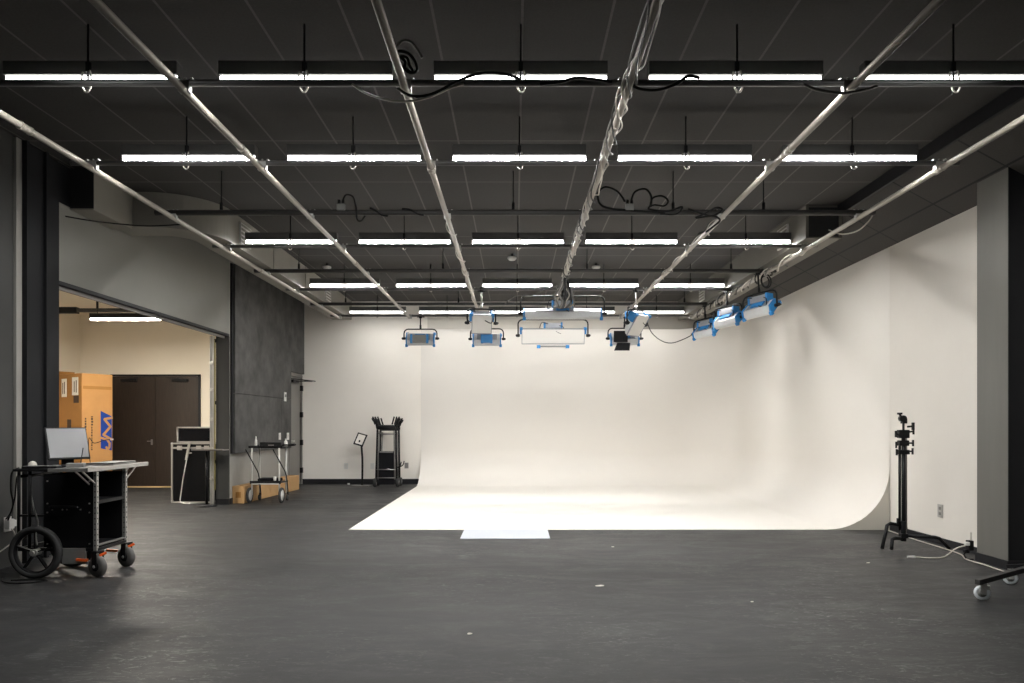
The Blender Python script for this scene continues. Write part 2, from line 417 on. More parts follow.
for x in (-1.1, -.2, .9):
    MB().box(x - .015, x + .015, -.012, .012, .03, .32).build('hanger', 'black_metal', t)
MB().box(-1.0, -.55, -.05, .05, -.06, .05).build('gear_box', 'black_metal', t)
for (x, y, lb) in ((-7.70, 12.6, 'small round smoke detector on the store room ceiling'),):
    q = thing('smoke_detector', lb, 'smoke detector', (x, y, 3.72))
    MB().lathe([(0, 0), (.07, 0), (.075, -.02), (.0, -.02)]).build('base', 'white_plastic', q)
    MB().lathe([(.055, -.02), (.05, -.05), (.0, -.055)]).build('cover', 'grey_plastic', q)

struct(MB().box(-4.96, -4.93, 7.76, 12.33, 2.825, 2.8615).build('shade_strip_dark0', 'alu_dull'), 'pale metal track strip under the doorway head', 'trim')

# ------------------------------------------------------------------ cyclorama
def cyclorama():
    x0, xr, yb, yf, r, Rc = -2.15, XR - .008, YB - .008, 9.383, .80, 1.15
    path = []                                  # (point on wall, inward normal, top z)
    n1 = 10
    for i in range(n1 + 1):
        path.append((Vector((x0 + (xr - Rc - x0) * i / n1, yb, 0)), Vector((0, -1, 0)), 3.53))
    cc = Vector((xr - Rc, yb - Rc, 0))
    for i in range(1, 17):
        a = R(90) * (1 - i / 16.0)
        d = Vector((math.cos(a), math.sin(a), 0))
        path.append((cc + d * Rc, -d, 3.53 + .115 * i / 16))
    for i in range(1, n1 + 1):
        path.append((Vector((xr, yb - Rc + (yf - yb + Rc) * i / n1, 0)), Vector((-1, 0, 0)), 3.645))
    zf = .006; nc = 14
    t = thing('cyclorama', 'big white curved cyclorama covering back wall, right wall and floor', 'cyclorama', (0, 0, 0))
    mb = MB(); rows = []
    for pt, nn, zt in path:
        col = []
        for k in range(nc + 1):
            a = R(90) * k / nc
            d = r - r * math.sin(a)             # distance from wall
            z = zf + r - r * math.cos(a)
            col.append(pt + nn * d + Vector((0, 0, z)))
        for k in range(1, 9):
            z = zf + r + (zt - zf - r) * k / 8
            col.append(pt + Vector((0, 0, z)))
        rows.append(col)
    vs = [v for c_ in rows for v in c_]; m_ = len(rows[0]); fs = []
    for i in range(len(rows) - 1):
        for k in range(m_ - 1):
            fs.append((i * m_ + k, i * m_ + k + 1, (i + 1) * m_ + k + 1, (i + 1) * m_ + k))
    mb.add(vs, fs, True)
    top = [c_[-1] for c_ in rows]               # thin top lip back to the wall
    lv = []
    for (pt, nn, zt), tp in zip(path, top):
        lv += [tp, tp - nn * .006]
    mb.add(lv, [(2 * i, 2 * i + 1, 2 * i + 3, 2 * i + 2) for i in range(len(path) - 1)])
    mb.build('curved_wall', 'cyc_white', t)
    fl = MB(); base = [c_[0] for c_ in rows]
    poly = [Vector((x0, yf, zf))] + [Vector(v) for v in base]
    fl.add(poly, [tuple(reversed(range(len(poly))))])
    for a, b_ in ((Vector((x0, yf, 0)), Vector((base[-1].x, yf, 0))), (Vector((x0, yb - r, 0)), Vector((x0, yf, 0)))):
        fl.add([a, b_, b_ + Vector((0, 0, zf)), a + Vector((0, 0, zf))], [(0, 1, 2, 3)])
    fl.build('floor_sheet', 'cyc_white', t)
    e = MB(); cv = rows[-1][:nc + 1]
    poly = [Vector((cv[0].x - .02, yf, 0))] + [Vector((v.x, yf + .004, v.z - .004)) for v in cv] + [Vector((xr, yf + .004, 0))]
    e.add(poly, [tuple(range(len(poly)))]); e.build('end_panel', 'cyc_end_shade', t)
    e = MB(); cv = rows[0][:nc + 1]
    poly = [Vector((x0, cv[0].y, 0))] + list(cv) + [Vector((x0, yb, 0))]
    e.add(poly, [tuple(range(len(poly)))]); e.build('end_panel', 'cyc_white', t)
cyclorama()
tag(MB().box(-.655, .42, 8.65, 9.378, 0.0, .008).build('floor_mat', 'vinyl_white', bevel=.003), 'small bluish white vinyl sheet laid at the front edge of the cyclorama', 'floor mat')

# ------------------------------------------------------------------ ducts
t = thing('air_duct', 'pale grey duct with elbow above the dark wall panels', 'air duct', (-3.9, 12, 3.95))
o_ = Vector((-3.9, 12, 3.95))
def L(mb_, *a): return mb_
b = MB(); b.box(-4.15 + 3.9, -3.72 + 3.9, 9.50 - 12, 16.55 - 12, 3.748 - 3.95, ZC - .002 - 3.95); b.build('duct_run', 'duct_grey', t)
# elbow : quarter turn in plan from the wall to the run
b = MB(); n = 16; vs = []; cxe, cye = -4.47, 9.50
for i in range(n + 1):
    a = R(90) * i / n
    for rr in (.32, .75):
        for z in (3.748, ZC - .002):
            vs.append((cxe + rr * math.cos(a) + 3.9, cye - rr * math.sin(a) - 12, z - 3.95))
fs = []
for i in range(n):
    q, p_ = i * 4, (i + 1) * 4
    fs += [(q + 2, p_ + 2, p_ + 3, q + 3), (q, q + 1, p_ + 1, p_), (q, p_, p_ + 2, q + 2), (q + 1, q + 3, p_ + 3, p_ + 1)]
b.add(vs, fs, False); b.build('elbow', 'duct_grey', t)
b = MB(); b.box(-4.86 + 3.9, -4.47 + 3.9, 8.75 - 12, 9.18 - 12, 3.748 - 3.95, ZC - .002 - 3.95); b.build('wall_stub', 'duct_grey', t)
def grille(parent, x, y, z, side):
    g = MB(); g.box(x - .012, x + .012, y - .19, y + .19, z - .14, z + .14)
    g2 = g.build('air_grille', 'white_plastic', parent)
    s_ = MB()
    for k in range(5): s_.box(x + side * .012, x + side * .016, y - .17, y + .17, z - .12 + k * .055, z - .09 + k * .055)
    s_.build('louvre', 'duct_grey', g2)
for y in (9.98, 14.4): grille(t, -3.72 + 3.9 + .012, y - 12, 0, 1)
for y in (11.2, 12.9):
    MB().box(-.26, .19, y - 12.02, y - 11.98, -.207, .216).build('duct_flange', 'duct_grey', t)
t = thing('air_duct', 'pale grey duct with open black end above the right soffit', 'air duct', (3.95, 12.9, 3.95))
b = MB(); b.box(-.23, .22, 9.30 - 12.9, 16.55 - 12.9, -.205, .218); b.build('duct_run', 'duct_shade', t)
MB().box(-.20, .19, 9.285 - 12.9, 9.30 - 12.9, -.20, .19).build('end_cap', 'duct_black', t)
e = MB(); e.box(-.235, -.2, 9.27 - 12.9, 9.31 - 12.9, -.208, .218); e.box(.19, .225, 9.27 - 12.9, 9.31 - 12.9, -.208, .218); e.box(-.235, .225, 9.27 - 12.9, 9.31 - 12.9, -.208, -.19)
e.build('duct_flange', 'duct_shade', t)
for y in (10.05, 14.4): grille(t, -.23 - .012, y - 12.9, 0, -1)
t = thing('duct_box', 'short boxy duct jutting from the wall beside the doorway column', 'air duct', (-4.74, 8.33, 3.92))
MB().box(-.125, .13, -.39, .40, -.19, .245).build('duct_run', 'duct_black', t)
MB().box(.131, .137, -.39, .41, -.20, .245).build('side_plate', 'duct_grey', t)
MB().box(-.125, .13, -.39, .40, -.205, -.192).build('bottom_plate', 'duct_grey', t)

struct(MB().box(XL, XL + .004, 7.745, 8.74, 3.74, 4.165).build('shade_strip_dark2', 'wall_black'), 'thin black patch over the wall around the boxy duct', 'trim')  # thin black sheet laid over the upper grey wall

# ------------------------------------------------------------------ pipe grid
ORD = ['first', 'second', 'third', 'fourth', 'fifth', 'sixth', 'seventh', 'eighth']
PX = [-3.78 + 1.516 * k for k in range(6)]
PY = [4.98 + 1.527 * k for k in range(8)]
ZL, ZX = 3.652, 3.708
clamp_mesh = MB()
clamp_mesh.cb((0, 0, -.028), (.075, .05, .075)); clamp_mesh.cyl((-.045, 0, -.01), (.045, 0, -.01), .009, 8)
clamp_mesh.cb((-.05, 0, .008), (.014, .03, .05)); clamp_mesh.cb((.05, 0, .008), (.014, .03, .05)); clamp_mesh.cyl((0, 0, -.02), (0, 0, .036), .008, 8)
CL = None
rod_labels = ['front row', None, None, None]
LIGHT_ROWS = {0: 'front', 1: 'second', 3: 'third', 5: 'fourth', 7: 'back'}
BARE = {2: 'bare dark cross pipe with looped black cables, between the second and third light rows',
        4: 'bare dark cross pipe between the third and fourth rows of ceiling lights',
        6: 'bare dark cross pipe between the fourth and back rows of ceiling lights'}
for k, y in enumerate(PY):
    lab = BARE.get(k) or 'thin grey cross pipe carrying the %s row of ceiling lights' % LIGHT_ROWS[k]
    t = thing('cross_pipe', lab, 'pipe', (0, y, ZX), 0, 'cross pipes of the ceiling grid')
    r_ = .030 if k in BARE else .023
    MB().cyl((-3.98, 0, 0), (3.98, 0, 0), r_, 14).build('tube', 'pipe_dark' if k in BARE else 'pipe_grey', t)
    if k in BARE:
        for x in (-3.3, -1.1, 1.1, 3.3) if k != 2 else (-3.25, -.02, 1.75, 2.75):
            rd = MB(); rd.cyl((x, 0, .02), (x, 0, ZC - ZX), .007, 8); rd.cyl((x, 0, .03), (x, 0, .11), .018, 8)
            rd.build('hanger_rod', 'black_metal', t)
    for x in PX:
        if CL is None: CL = clamp_mesh.build('clamp', 'alu', t, loc=(x, 0, 0)); continue
        c2 = CL.copy(); COL.objects.link(c2); c2.parent = t; c2.location = (x, 0, 0)
NAMES6 = ['outermost pale lengthwise pipe, nearest the dark left wall', 'second pale lengthwise pipe counted from the dark left wall',
          'third pale lengthwise pipe, with a coil of cable near its front', 'pale lengthwise pipe wrapped in hanging cables',
          'fifth pale lengthwise pipe, ending at the light with black barn doors', 'outermost pale lengthwise pipe, above the right soffit edge']
for i, x in enumerate(PX):
    t = thing('hanging_pipe', NAMES6[i], 'pipe', (x, 7.5, ZL), 0, 'lengthwise pipes of the ceiling grid')
    MB().cyl((0, -8.5, 0), (0, 8.02, 0), .0265, 16).build('tube', 'pipe_pale', t)
    for yy in (-1.9 + .45 * (i % 3), 3.3 - .5 * (i % 2)):
        cp = MB(); cp.cyl((0, yy - .06, 0), (0, yy + .06, 0), .031, 16); cp.cyl((0, yy - .064, 0), (0, yy - .05, 0), .034, 16); cp.cyl((0, yy + .05, 0), (0, yy + .064, 0), .034, 16)
        cp.build('coupling', 'pipe_pale', t)
    MB().cyl((0, 8.02, 0), (0, 8.06, 0), .033, 16).build('end_cap', 'alu', t)

# ------------------------------------------------------------------ linear ceiling lights
COLW = ['first', 'second', 'middle', 'fourth', 'last']
def make_light():
    t = thing('ceiling_light', '', 'ceiling light', (0, 0, 3.812), 0, 'linear ceiling lights in rows')
    h_ = MB(); h_.box(-.6135, .6135, -.046, .046, .018, .115)
    h_.build('housing', 'housing_grey', t, bevel=.004)
    MB().box(-.608, .608, -.020, .020, -.016, .0175).build('diffuser', 'tube_white', t)
    for s in (-1, 1): MB().box(s * .611 - .003, s * .611 + .003, -.022, .022, -.018, .0175).build('end_cap', 'black_metal', t)
    rd = MB(); rd.cyl((0, -.062, -.13), (0, -.062, ZC - 3.812), .0075, 8); rd.cb((0, -.058, .06), (.03, .02, .07)); rd.build('hanger_rod', 'black_metal', t)
    cb_ = MB(); cb_.tube(spline([(-.03, -.075, .02), (-.035, -.08, -.05), (-.01, -.085, -.12), (.02, -.085, -.12), (.035, -.08, -.05), (.02, -.075, .03)], 5), .006, 6)
    cb_.build('safety_cable', 'cable_pale', t)
    return t
proto = None; SOFT = None
for k, rw in LIGHT_ROWS.items():
    for j in range(5):
        o = make_light() if proto is None else copy_tree(proto)
        if proto is None: proto = o
        if k == 7:
            for ch in kids(o):
                if ch.name.startswith('diffuser'):
                    if SOFT is None: SOFT = ch.data.copy(); SOFT.materials[0] = M['tube_soft']
                    ch.data = SOFT
        o.location = (.04 + (j - 2) * 1.516, PY[k] + .17, 3.812)
        o['label'] = 'black linear ceiling light with glowing white lens, %s from the left in the %s row' % (COLW[j], rw)
def store_light(x, y, lab):
    t = thing('ceiling_light', lab, 'ceiling light', (x + .05, y, 3.20), 0)
    MB().box(-.61, .61, -.06, .06, .02, .11).build('housing', 'black_metal', t, bevel=.004)
    MB().box(-.60, .60, -.045, .045, -.003, .0195).build('diffuser', 'tube_warm', t)
    for s in (-.5, .5): MB().cyl((s, 0, .1), (s, 0, .5), .006, 8).build('hanger_rod', 'black_metal', t)
    return t
store_light(-6.885, 12.75, 'black linear light hanging in the store room above the dark double doors')
store_light(-7.3, 9.2, 'added black linear light, unseen in the near part of the store room')  # extra lamp out of view, added to brighten the store room
# small round ceiling sensors
for (px, py, lb) in ((512, 259, 'small white round sensor hung from the ceiling near the middle light row'), (596, 268, 'small white round sensor on the ceiling above the wide center studio light'), (327, 268, 'small white round sensor on the ceiling near the left duct')):
    Y = (ZC - CZ - .08) * F / (CY - py); v = at(px, py, Y)
    q = thing('ceiling_sensor', lb, 'sensor', (v.x, Y, ZC), 0, 'round ceiling sensors')
    MB().cyl((0, 0, 0), (0, 0, -.05), .02, 10).build('stem', 'black_metal', q)
    MB().lathe([(0, -.05), (.07, -.05), (.075, -.075), (.05, -.10), (0, -.105)]).build('cover', 'white_plastic', q)

# ------------------------------------------------------------------ studio lights
def studio_light(lab, w, loc, top_z, tilt, yaw=0.0, depth=.30, yh=.26, ballast=True, barn=False, stem='black_metal', ball_z=None, top_dx=0.0, roll=0.0, small=False):
    t = thing('studio_light', lab, 'studio light', loc, yaw, 'blue and silver studio lights')
    t.rotation_euler = (0, roll, yaw)
    rot = (tilt, 0, 0); hw = w / 2; hd = depth / 2
    b = MB()
    prof = [(-hd, -.055), (hd, -.055), (hd, -.01), (hd * .62, .065), (-hd * .62, .065), (-hd, -.01)]
    b.prism(prof, YZ(-hw + .03), w - .06)
    body = b.build('body', 'silver_body', t, rot=rot, bevel=.006)
    g = MB()
    for k in range(7): g.box(-hw * .7, hw * .7, -hd * .5 + k * hd / 6.5, -hd * .5 + k * hd / 6.5 + .012, .066, .074)
    g.build('heat_sink', 'silver_dark', body)
    MB().box(-.11, .11, -.05, .05, .074, .094).build('badge_plate', 'blue', body)
    MB().box(-hw + .035, hw - .035, -hd + .008, hd - .008, -.068, -.054).build('diffuser', 'diffuser_off', t, rot=rot, bevel=.003)
    if small:
        rm = MB()
        for yy in (-hd, hd): rm.cb((0, yy, -.06), (w - .05, .012, .022))
        for xx in (-hw + .03, hw - .03): rm.cb((xx, 0, -.06), (.012, depth, .022))
        rm.build('rim', 'silver_dark', t, rot=rot)
    for s in (-1, 1):
        e = MB(); x = s * (hw - .015)
        if not small: e.prism([(-hd - .006, -.06), (hd + .006, -.06), (hd + .006, .0), (hd * .66, .075), (-hd * .66, .075), (-hd - .006, .0)], YZ(x - .012), .024)
        if small: e.cb((x, -hd * .62, .01), (.05, hd * .75, .12))
        for yy in ((-hd,) if small else (-hd, hd)): e.cb((x, yy, -.045), (.055, .045, .055))
        e.build('end_bracket', 'blue', t, rot=rot, bevel=.004)
        kn = MB(); kn.cyl((s * (hw + .01), 0, 0), (s * (hw + .085), 0, 0), .026, 12); kn.cb((s * (hw + .085), 0, 0), (.018, .075, .022))
        kn.build('tilt_knob', 'black_plastic', t)
    yx = hw + .045; rc = .09
    pts = [(-yx, 0, -.03), (-yx, 0, yh - rc)]
    pts += [(-yx + rc - rc * math.cos(a), 0, yh - rc + rc * math.sin(a)) for a in (R(22), R(45), R(68), R(90))]
    pts += [(yx - rc + rc * math.sin(a), 0, yh - rc + rc * math.cos(a)) for a in (0, R(22), R(45), R(68))]
    pts += [(yx, 0, yh - rc), (yx, 0, -.03)]
    MB().tube(pts, .014, 8).build('yoke', 'black_metal', t)
    MB().cb((0, 0, yh), (min(.4, w * .4), .05, .022)).build('yoke_plate', 'black_metal', t, bevel=.004)
    sm = MB(); H = top_z - loc[2]
    sm.cyl((0, 0, yh), (top_dx, 0, H), .014, 10); sm.cyl((0, 0, yh), (top_dx * .1, 0, yh + .09), .022, 10)
    sm.build('stem', stem, t)
    cl = MB(); cl.cb((top_dx, 0, H - .01), (.06, .035, .09)); cl.cyl((top_dx - .07, 0, H - .03), (top_dx + .07, 0, H - .03), .009, 8); cl.cb((top_dx + .075, 0, H - .03), (.014, .05, .018))
    cl.build('pipe_hook', 'black_metal', t)
    if ballast:
        bz = ball_z if ball_z is not None else .17
        bl = MB(); bl.cb((0, .02, bz), (.30, .13, .10)); bo = bl.build('power_supply', 'silver_dark', t, bevel=.005)
        for s in (-1, 1):
            e = MB(); e.cb((s * .165, .02, bz), (.035, .15, .125)); e.build('end_plate', 'blue', bo, bevel=.004)
        MB().tube(spline([(.12, -.05, bz), (.2, -.09, bz - .05), (.16, -.08, bz - .16), (.05, -.1, bz - .12)], 6), .007, 6).build('power_lead', 'cable_black', t)
        MB().tube(spline([(-.1, -.05, bz + .03), (-.22, -.08, bz + .05), (-.26, -.04, bz - .08), (-.18, -.02, bz - .15)], 6), .007, 6).build('power_lead', 'cable_black', t)
    if barn:
        bd = MB()
        bd.cb((-.05, 0, 0), (.30, .012, .24), Matrix.Translation((-.06, -hd - .05, .02)) @ Matrix.Rotation(R(10), 4, 'X'))
        bd.build('barn_door', 'black_metal', t)
        bd = MB(); bd.prism([(-.15, 0), (.13, 0), (.11, -.17), (-.22, -.17)], Matrix.Translation((-.04, -hd - .06, -.12)) @ Matrix.Rotation(R(78), 4, 'X'), .008)
        bd.build('barn_door', 'black_metal', t)
        kn = MB(); kn.cyl((.19, -hd - .06, .13), (.19, -hd - .01, .13), .06, 16); kn.build('focus_knob', 'black_plastic', t)
    return t
def control_box(t, z=-.03, y=-.2, w=.30, d=.05, col='grey_plastic'):
    b = MB().cb((0, y, z), (w, d, .17)).build('control_box', col, t, bevel=.006)
    for s in (-1, 1): MB().cb((s * (w / 2 + .02), y, z), (.05, .06, .19)).build('side_plate', 'blue', b, bevel=.004)
    return b
A = at(420.5, 338.5, PY[7]); A.y = PY[7]
l1 = studio_light('silver studio light with grey control box, hung alone at the back pipe', .62, A, ZX, R(62), ballast=False, yh=.20)
control_box(l1)
B1 = at(481.5, 323, PY[5])
studio_light('small studio light tilted with its white face showing, under the third lengthwise pipe', .40, B1, ZX, R(-62), R(8), depth=.34, yh=.24, stem='alu', ball_z=.15, small=True)
B2 = at(487, 339, PY[7])
l2 = studio_light('silver studio light with blue central box, hung just below the small tilted one', .62, B2, ZX, R(55), yh=.22, ballast=False)
control_box(l2, -.02, -.19, .16, .06, 'blue')
C1 = at(562.5, 313.5, PY[5])
studio_light('wide silver studio light hung highest in the center under the cable bundle', 1.36, C1, ZX, R(30), yh=.30, ball_z=.17, depth=.24)
C2 = at(553, 335.5, PY[6])
l3 = studio_light('wide studio light showing a long white face, lowest in the center', 1.27, C2, ZX, R(-66), yh=.31, ball_z=.19, small=True)
b = MB(); b.cb((0, -.02, -.215), (.56, .05, .028)); fo = b.build('lower_bar', 'grey_plastic', l3)
for s in (-1, 1): MB().cb((s * .28, -.02, -.22), (.07, .06, .06)).build('foot', 'blue', fo, bevel=.005)
D1 = at(636, 324, PY[5])
studio_light('small studio light turned sideways, tilted white face beside the fifth lengthwise pipe', .36, D1, ZX, R(-52), R(38), depth=.40, yh=.24, stem='alu', ball_z=.15, small=True)
D2 = at(624.5, 338.5, PY[7])
studio_light('studio light with black barn doors hung at the back pipe', .62, D2, ZX, R(50), yh=.22, ballast=False, barn=True)
for (px, py, k, lb) in ((760, 309, 4, 'studio light facing the right wall, nearest of the row of three'), (728, 320, 5, 'studio light facing the right wall, in the middle of the row of three'), (706, 331, 6, 'studio light facing the right wall, farthest of the row of three')):
    v = at(px, py, PY[k])
    studio_light(lb, .54, v, ZX, R(42), R(-58), yh=.24, depth=.26, ball_z=.15, roll=R(-4))

# ------------------------------------------------------------------ cables
def cable(name, lab, pts, r, m, seg=8, group=None, closed=False):
    P = spline(pts, seg, closed)
    return tag(MB().tube(P, r, 7, closed).build(name, m), lab, 'cable', group)
def wound(lab, x, y0, y1, rad, r, m, turns, ph, sag=.0, group='cables wound on the pipes'):
    pts = []; n = int((y1 - y0) * 12)
    for i in range(n + 1):
        t = i / n; y = y0 + (y1 - y0) * t
        wob = .9 * math.sin(y * 2.3) + .5 * math.sin(y * 5.1)
        a = ph + turns * 2 * math.pi * y / 8 + wob
        q = rad + sag * (.5 + .5 * math.sin(y * 3.1 + ph))
        pts.append((x + q * math.cos(a), y, ZL + q * math.sin(a)))
    cable('wound_cable', lab, pts, r, m, 2, group)
W4 = 'along the lengthwise pipe above the center lights'
wound('thick pale cable wound ' + W4, PX[3], 3.0, 11.2, .038, .008, 'cable_pale', 6, 0, .012)
wound('thin grey cable wound ' + W4, PX[3], 3.0, 11.2, .038, .007, 'cable_grey', 6, 1.6, .016)
wound('black cable wound ' + W4, PX[3], 3.0, 11.2, .038, .007, 'cable_black', 6, 3.2, .02)
wound('second, looser pale cable trailing ' + W4, PX[3], 3.0, 11.2, .038, .006, 'cable_pale', 6, 4.7, .022)
wound('thick pale cable wound on the pipe above the three right-wall lights', PX[5], 9.2, 15.3, .040, .010, 'cable_pale', 9, .5, .02)
wound('grey cable wound on the pipe above the three right-wall lights', PX[5], 10.2, 15.3, .042, .010, 'cable_grey', 9, 2.5, .04)
wound('black cable wound on the pipe above the three right-wall lights', PX[5], 10.8, 15.3, .042, .010, 'cable_black', 9, 4.5, .04)
wound('pale cable wound on the far half of the fifth lengthwise pipe', PX[4], 8.2, 12.8, .036, .006, 'cable_pale', 9, 0, .012)
wound('thin pale cable twisted along the far half of the third lengthwise pipe', PX[2], 8.2, 13.5, .036, .006, 'cable_pale', 7, 1, .012)
# hanging bundle over the center lights
for i, (m, lb, r_, sh) in enumerate((('cable_black', 'thick black cable dropping in the bundle above the wide center light', .020, .00), ('cable_grey', 'grey cable dropping in the bundle above the wide center light', .016, -.06), ('cable_pale', 'pale cable dropping in the bundle above the wide center light', .008, .05), ('cable_black', 'black cable at the right side of the center bundle', .016, .10), ('cable_grey', 'grey cable at the left side of the center bundle', .014, -.12), ('cable_black', 'black cable at the back of the center bundle', .018, .04), ('cable_grey', 'slack grey cable at the right edge of the center bundle', .014, .15))):
    y = 11.16 + .055 * i; x = PX[3]; w_ = .03 * math.sin(i * 2.1)
    cable('hanging_cable', lb, [(x + sh * .3, y - .04, 3.61), (x + sh * .8 + w_, y, 3.50), (x + sh - w_, y + .02, 3.38), (x + sh * 1.1 + w_, y + .05, 3.28), (x + sh * .7, y + .5, 3.24 + .01 * i), (x + sh * .6 - .03, 12.35 + .04 * i, 3.36 + .012 * i)], r_, m, 8, 'cable bundle above the center lights')
# loops of black cable and connectors on the bare cross pipe
yl = PY[2] - .04
def P2(px, py, dy=0): v = at(px, py, yl + dy); return (v.x, v.y, v.z)
cable('hanging_loop', 'big round black cable loop standing on the bare cross pipe', [P2(625, 202), P2(618, 192), P2(606, 187), P2(598, 193), P2(600, 204), P2(612, 209), P2(640, 211), P2(665, 213)], .012, 'cable_black', 8, 'black cable loops')
cable('hanging_loop', 'second black cable arch between connector and small coil', [P2(631, 201), P2(635, 192), P2(645, 189), P2(651, 196), P2(651, 206)], .012, 'cable_black', 8, 'black cable loops')
cable('hanging_loop', 'small flat black cable coil resting on the bare cross pipe', [P2(650, 206), P2(653, 198), P2(662, 196), P2(668, 201), P2(664, 206), P2(654, 205), P2(649, 209), P2(668, 211), P2(682, 207), P2(676, 214), P2(660, 214)], .011, 'cable_black', 8, 'black cable loops')
cable('hanging_loop', 'black cable snaking along the bare cross pipe to the fifth pipe', [P2(688, 209, -.03), P2(700, 213, -.03), P2(712, 216, -.03), P2(722, 210, -.03), P2(716, 208, -.03), P2(704, 214, -.03), P2(696, 218, -.03), P2(712, 216, -.05), P2(720, 220, -.05), P2(714, 226, -.1), P2(706, 232, -.15)], .011, 'cable_black', 8, 'black cable loops')
def connector(lab, px, py):
    v = at(px, py, yl)
    t = thing('power_connector', lab, 'connector', v, 0, 'grey power connectors on the bare cross pipe')
    MB().cb((0, 0, -.025), (.09, .05, .07)).build('housing', 'grey_plastic', t, bevel=.006)
    for s in (-1, 1): MB().cyl((s * .022, 0, .01), (s * .022, 0, .055), .016, 10).build('plug', 'black_plastic', t)
connector('grey power connector under the big black cable loop', 629.5, 205)
connector('grey power connector standing alone on the bare cross pipe, left part', 341, 205)
cable('hanging_loop', 'black cable arch over the connector on the left part of the cross pipe', [P2(342, 202), P2(346, 195), P2(353, 197), P2(356, 208), P2(357, 219), P2(361, 221), P2(365, 216)], .010, 'cable_black', 8, 'black cable loops')
cable('hanging_loop', 'short black cable tail left over the cross pipe, beside the third lengthwise pipe', [P2(402, 209), P2(410, 210), P2(418, 214), P2(424, 215)], .012, 'cable_black', 6, 'black cable loops')
cable('hanging_loop', 'short black cable tail left over the cross pipe, beside the second lengthwise pipe', [P2(370, 208), P2(376, 211), P2(382, 215), P2(388, 216)], .012, 'cable_black', 6, 'black cable loops')
# coil and swags at the front row
yf = PY[0] - .06
def P0(px, py, dy=0): v = at(px, py, yf + dy); return (v.x, v.y, v.z)
for i, (ox, lb) in enumerate(((0, 'outer turn of the black cable coil on the third lengthwise pipe'), (5, 'inner turn of the black cable coil on the third lengthwise pipe'))):
    cable('hanging_coil', lb, [P0(398 + ox * .6, 52 + ox), P0(407, 53 + ox), P0(414 - ox, 60 + ox), P0(417 - ox, 70), P0(412, 73), P0(405, 70 - ox * .4), P0(400 + ox, 62)], .011, 'cable_black', 8, 'cable coil on the third pipe', True)
cable('hanging_cable', 'pale cable curling up from the coil on the third lengthwise pipe', [P0(396, 48), P0(402, 41), P0(411, 42), P0(418, 50), P0(422, 58)], .009, 'cable_grey', 8, 'slack cables at the front row')
cable('hanging_cable', 'long pale cable sagging below the front cross pipe across the third pipe', [P0(352, 84, -.02), P0(366, 93, -.02), P0(388, 100, -.03), P0(410, 101, -.03), P0(432, 96, -.03), P0(452, 87, -.02), P0(464, 84, -.02)], .008, 'cable_pale', 8, 'slack cables at the front row')
cable('hanging_cable', 'black cable sagging and hooking over the front light row', [P0(397, 88, -.05), P0(412, 96, -.05), P0(432, 94, -.05), P0(460, 80, -.05), P0(482, 73, -.05), P0(505, 74, -.05), P0(520, 79, -.05)], .010, 'cable_black', 8, 'slack cables at the front row')
cable('hanging_cable', 'black cable sagging below the front pipe beside the cable-wrapped pipe', [P0(628, 82, -.02), P0(640, 89, -.03), P0(658, 90, -.03), P0(676, 84, -.02), P0(688, 76, -.02), P0(700, 78, -.02)], .011, 'cable_black', 8, 'slack cables at the front row')
cable('hanging_cable', 'grey cable sagging under the front pipe across the fifth lengthwise pipe', [P0(804, 84, -.03), P0(818, 90, -.05), P0(842, 93, -.06), P0(864, 90, -.05), P0(877, 86, -.03)], .010, 'cable_grey', 8, 'slack cables at the front row')
cable('hanging_cable', 'black cable lying along the front cross pipe at the middle light', [P0(540, 84, -.10), P0(560, 82, -.10), P0(575, 78, -.10), P0(592, 79, -.10), P0(612, 82, -.10)], .011, 'cable_black', 8, 'slack cables at the front row')
v = [at(829, 230, 9.0), at(842, 234, 8.6), at(857, 231, 8.3), at(868, 222, 8.1), at(874, 213, 8.03)]
cable('hanging_cable', 'thin pale cable looping off the outermost pipe beside the right soffit', [tuple(q) for q in v], .008, 'cable_pale', 8)
v = [at(647, 322, 13.2), at(652, 333, 13.3), at(662, 341, 13.6), at(672, 343, 13.8), at(684, 339, 14.0), at(692, 335, 14.1)]
cable('hanging_cable', 'black cable sagging between the barn-door light and the right-wall lights', [tuple(q) for q in v], .008, 'cable_black', 8)
v = [at(505, 304, 12.4), at(516, 296, 12.4), at(530, 296, 12.3), at(545, 290, 12.2), at(556, 284, 12)]
cable('hanging_cable', 'pale cable looping toward the center cable bundle', [tuple(q) for q in v], .009, 'cable_grey', 8)
c0 = at(766, 281, 11.0)
for i, lb in enumerate(('outer ring of the cable coil hung above the nearest right-wall light', 'inner ring of the cable coil hung above the nearest right-wall light')):
    cable('hanging_coil', lb, [(c0.x + (.075 - .02 * i) * math.cos(a), c0.y + .03 * math.sin(a) + .03 * i, c0.z + (.11 - .02 * i) * math.sin(a)) for a in [R(45 * q) for q in range(8)]], .010, 'cable_black', 5, 'cable coil above the right-wall lights', True)
v = [at(64, 216, 7.86), at(90, 220.5, 8.0), at(120, 224, 8.25), at(150, 226, 8.5), at(187, 224, 8.68)]
cable('duct_cable', 'thin black cable strung beneath the boxy duct by the doorway', [tuple(q) for q in v], .008, 'cable_black', 8)

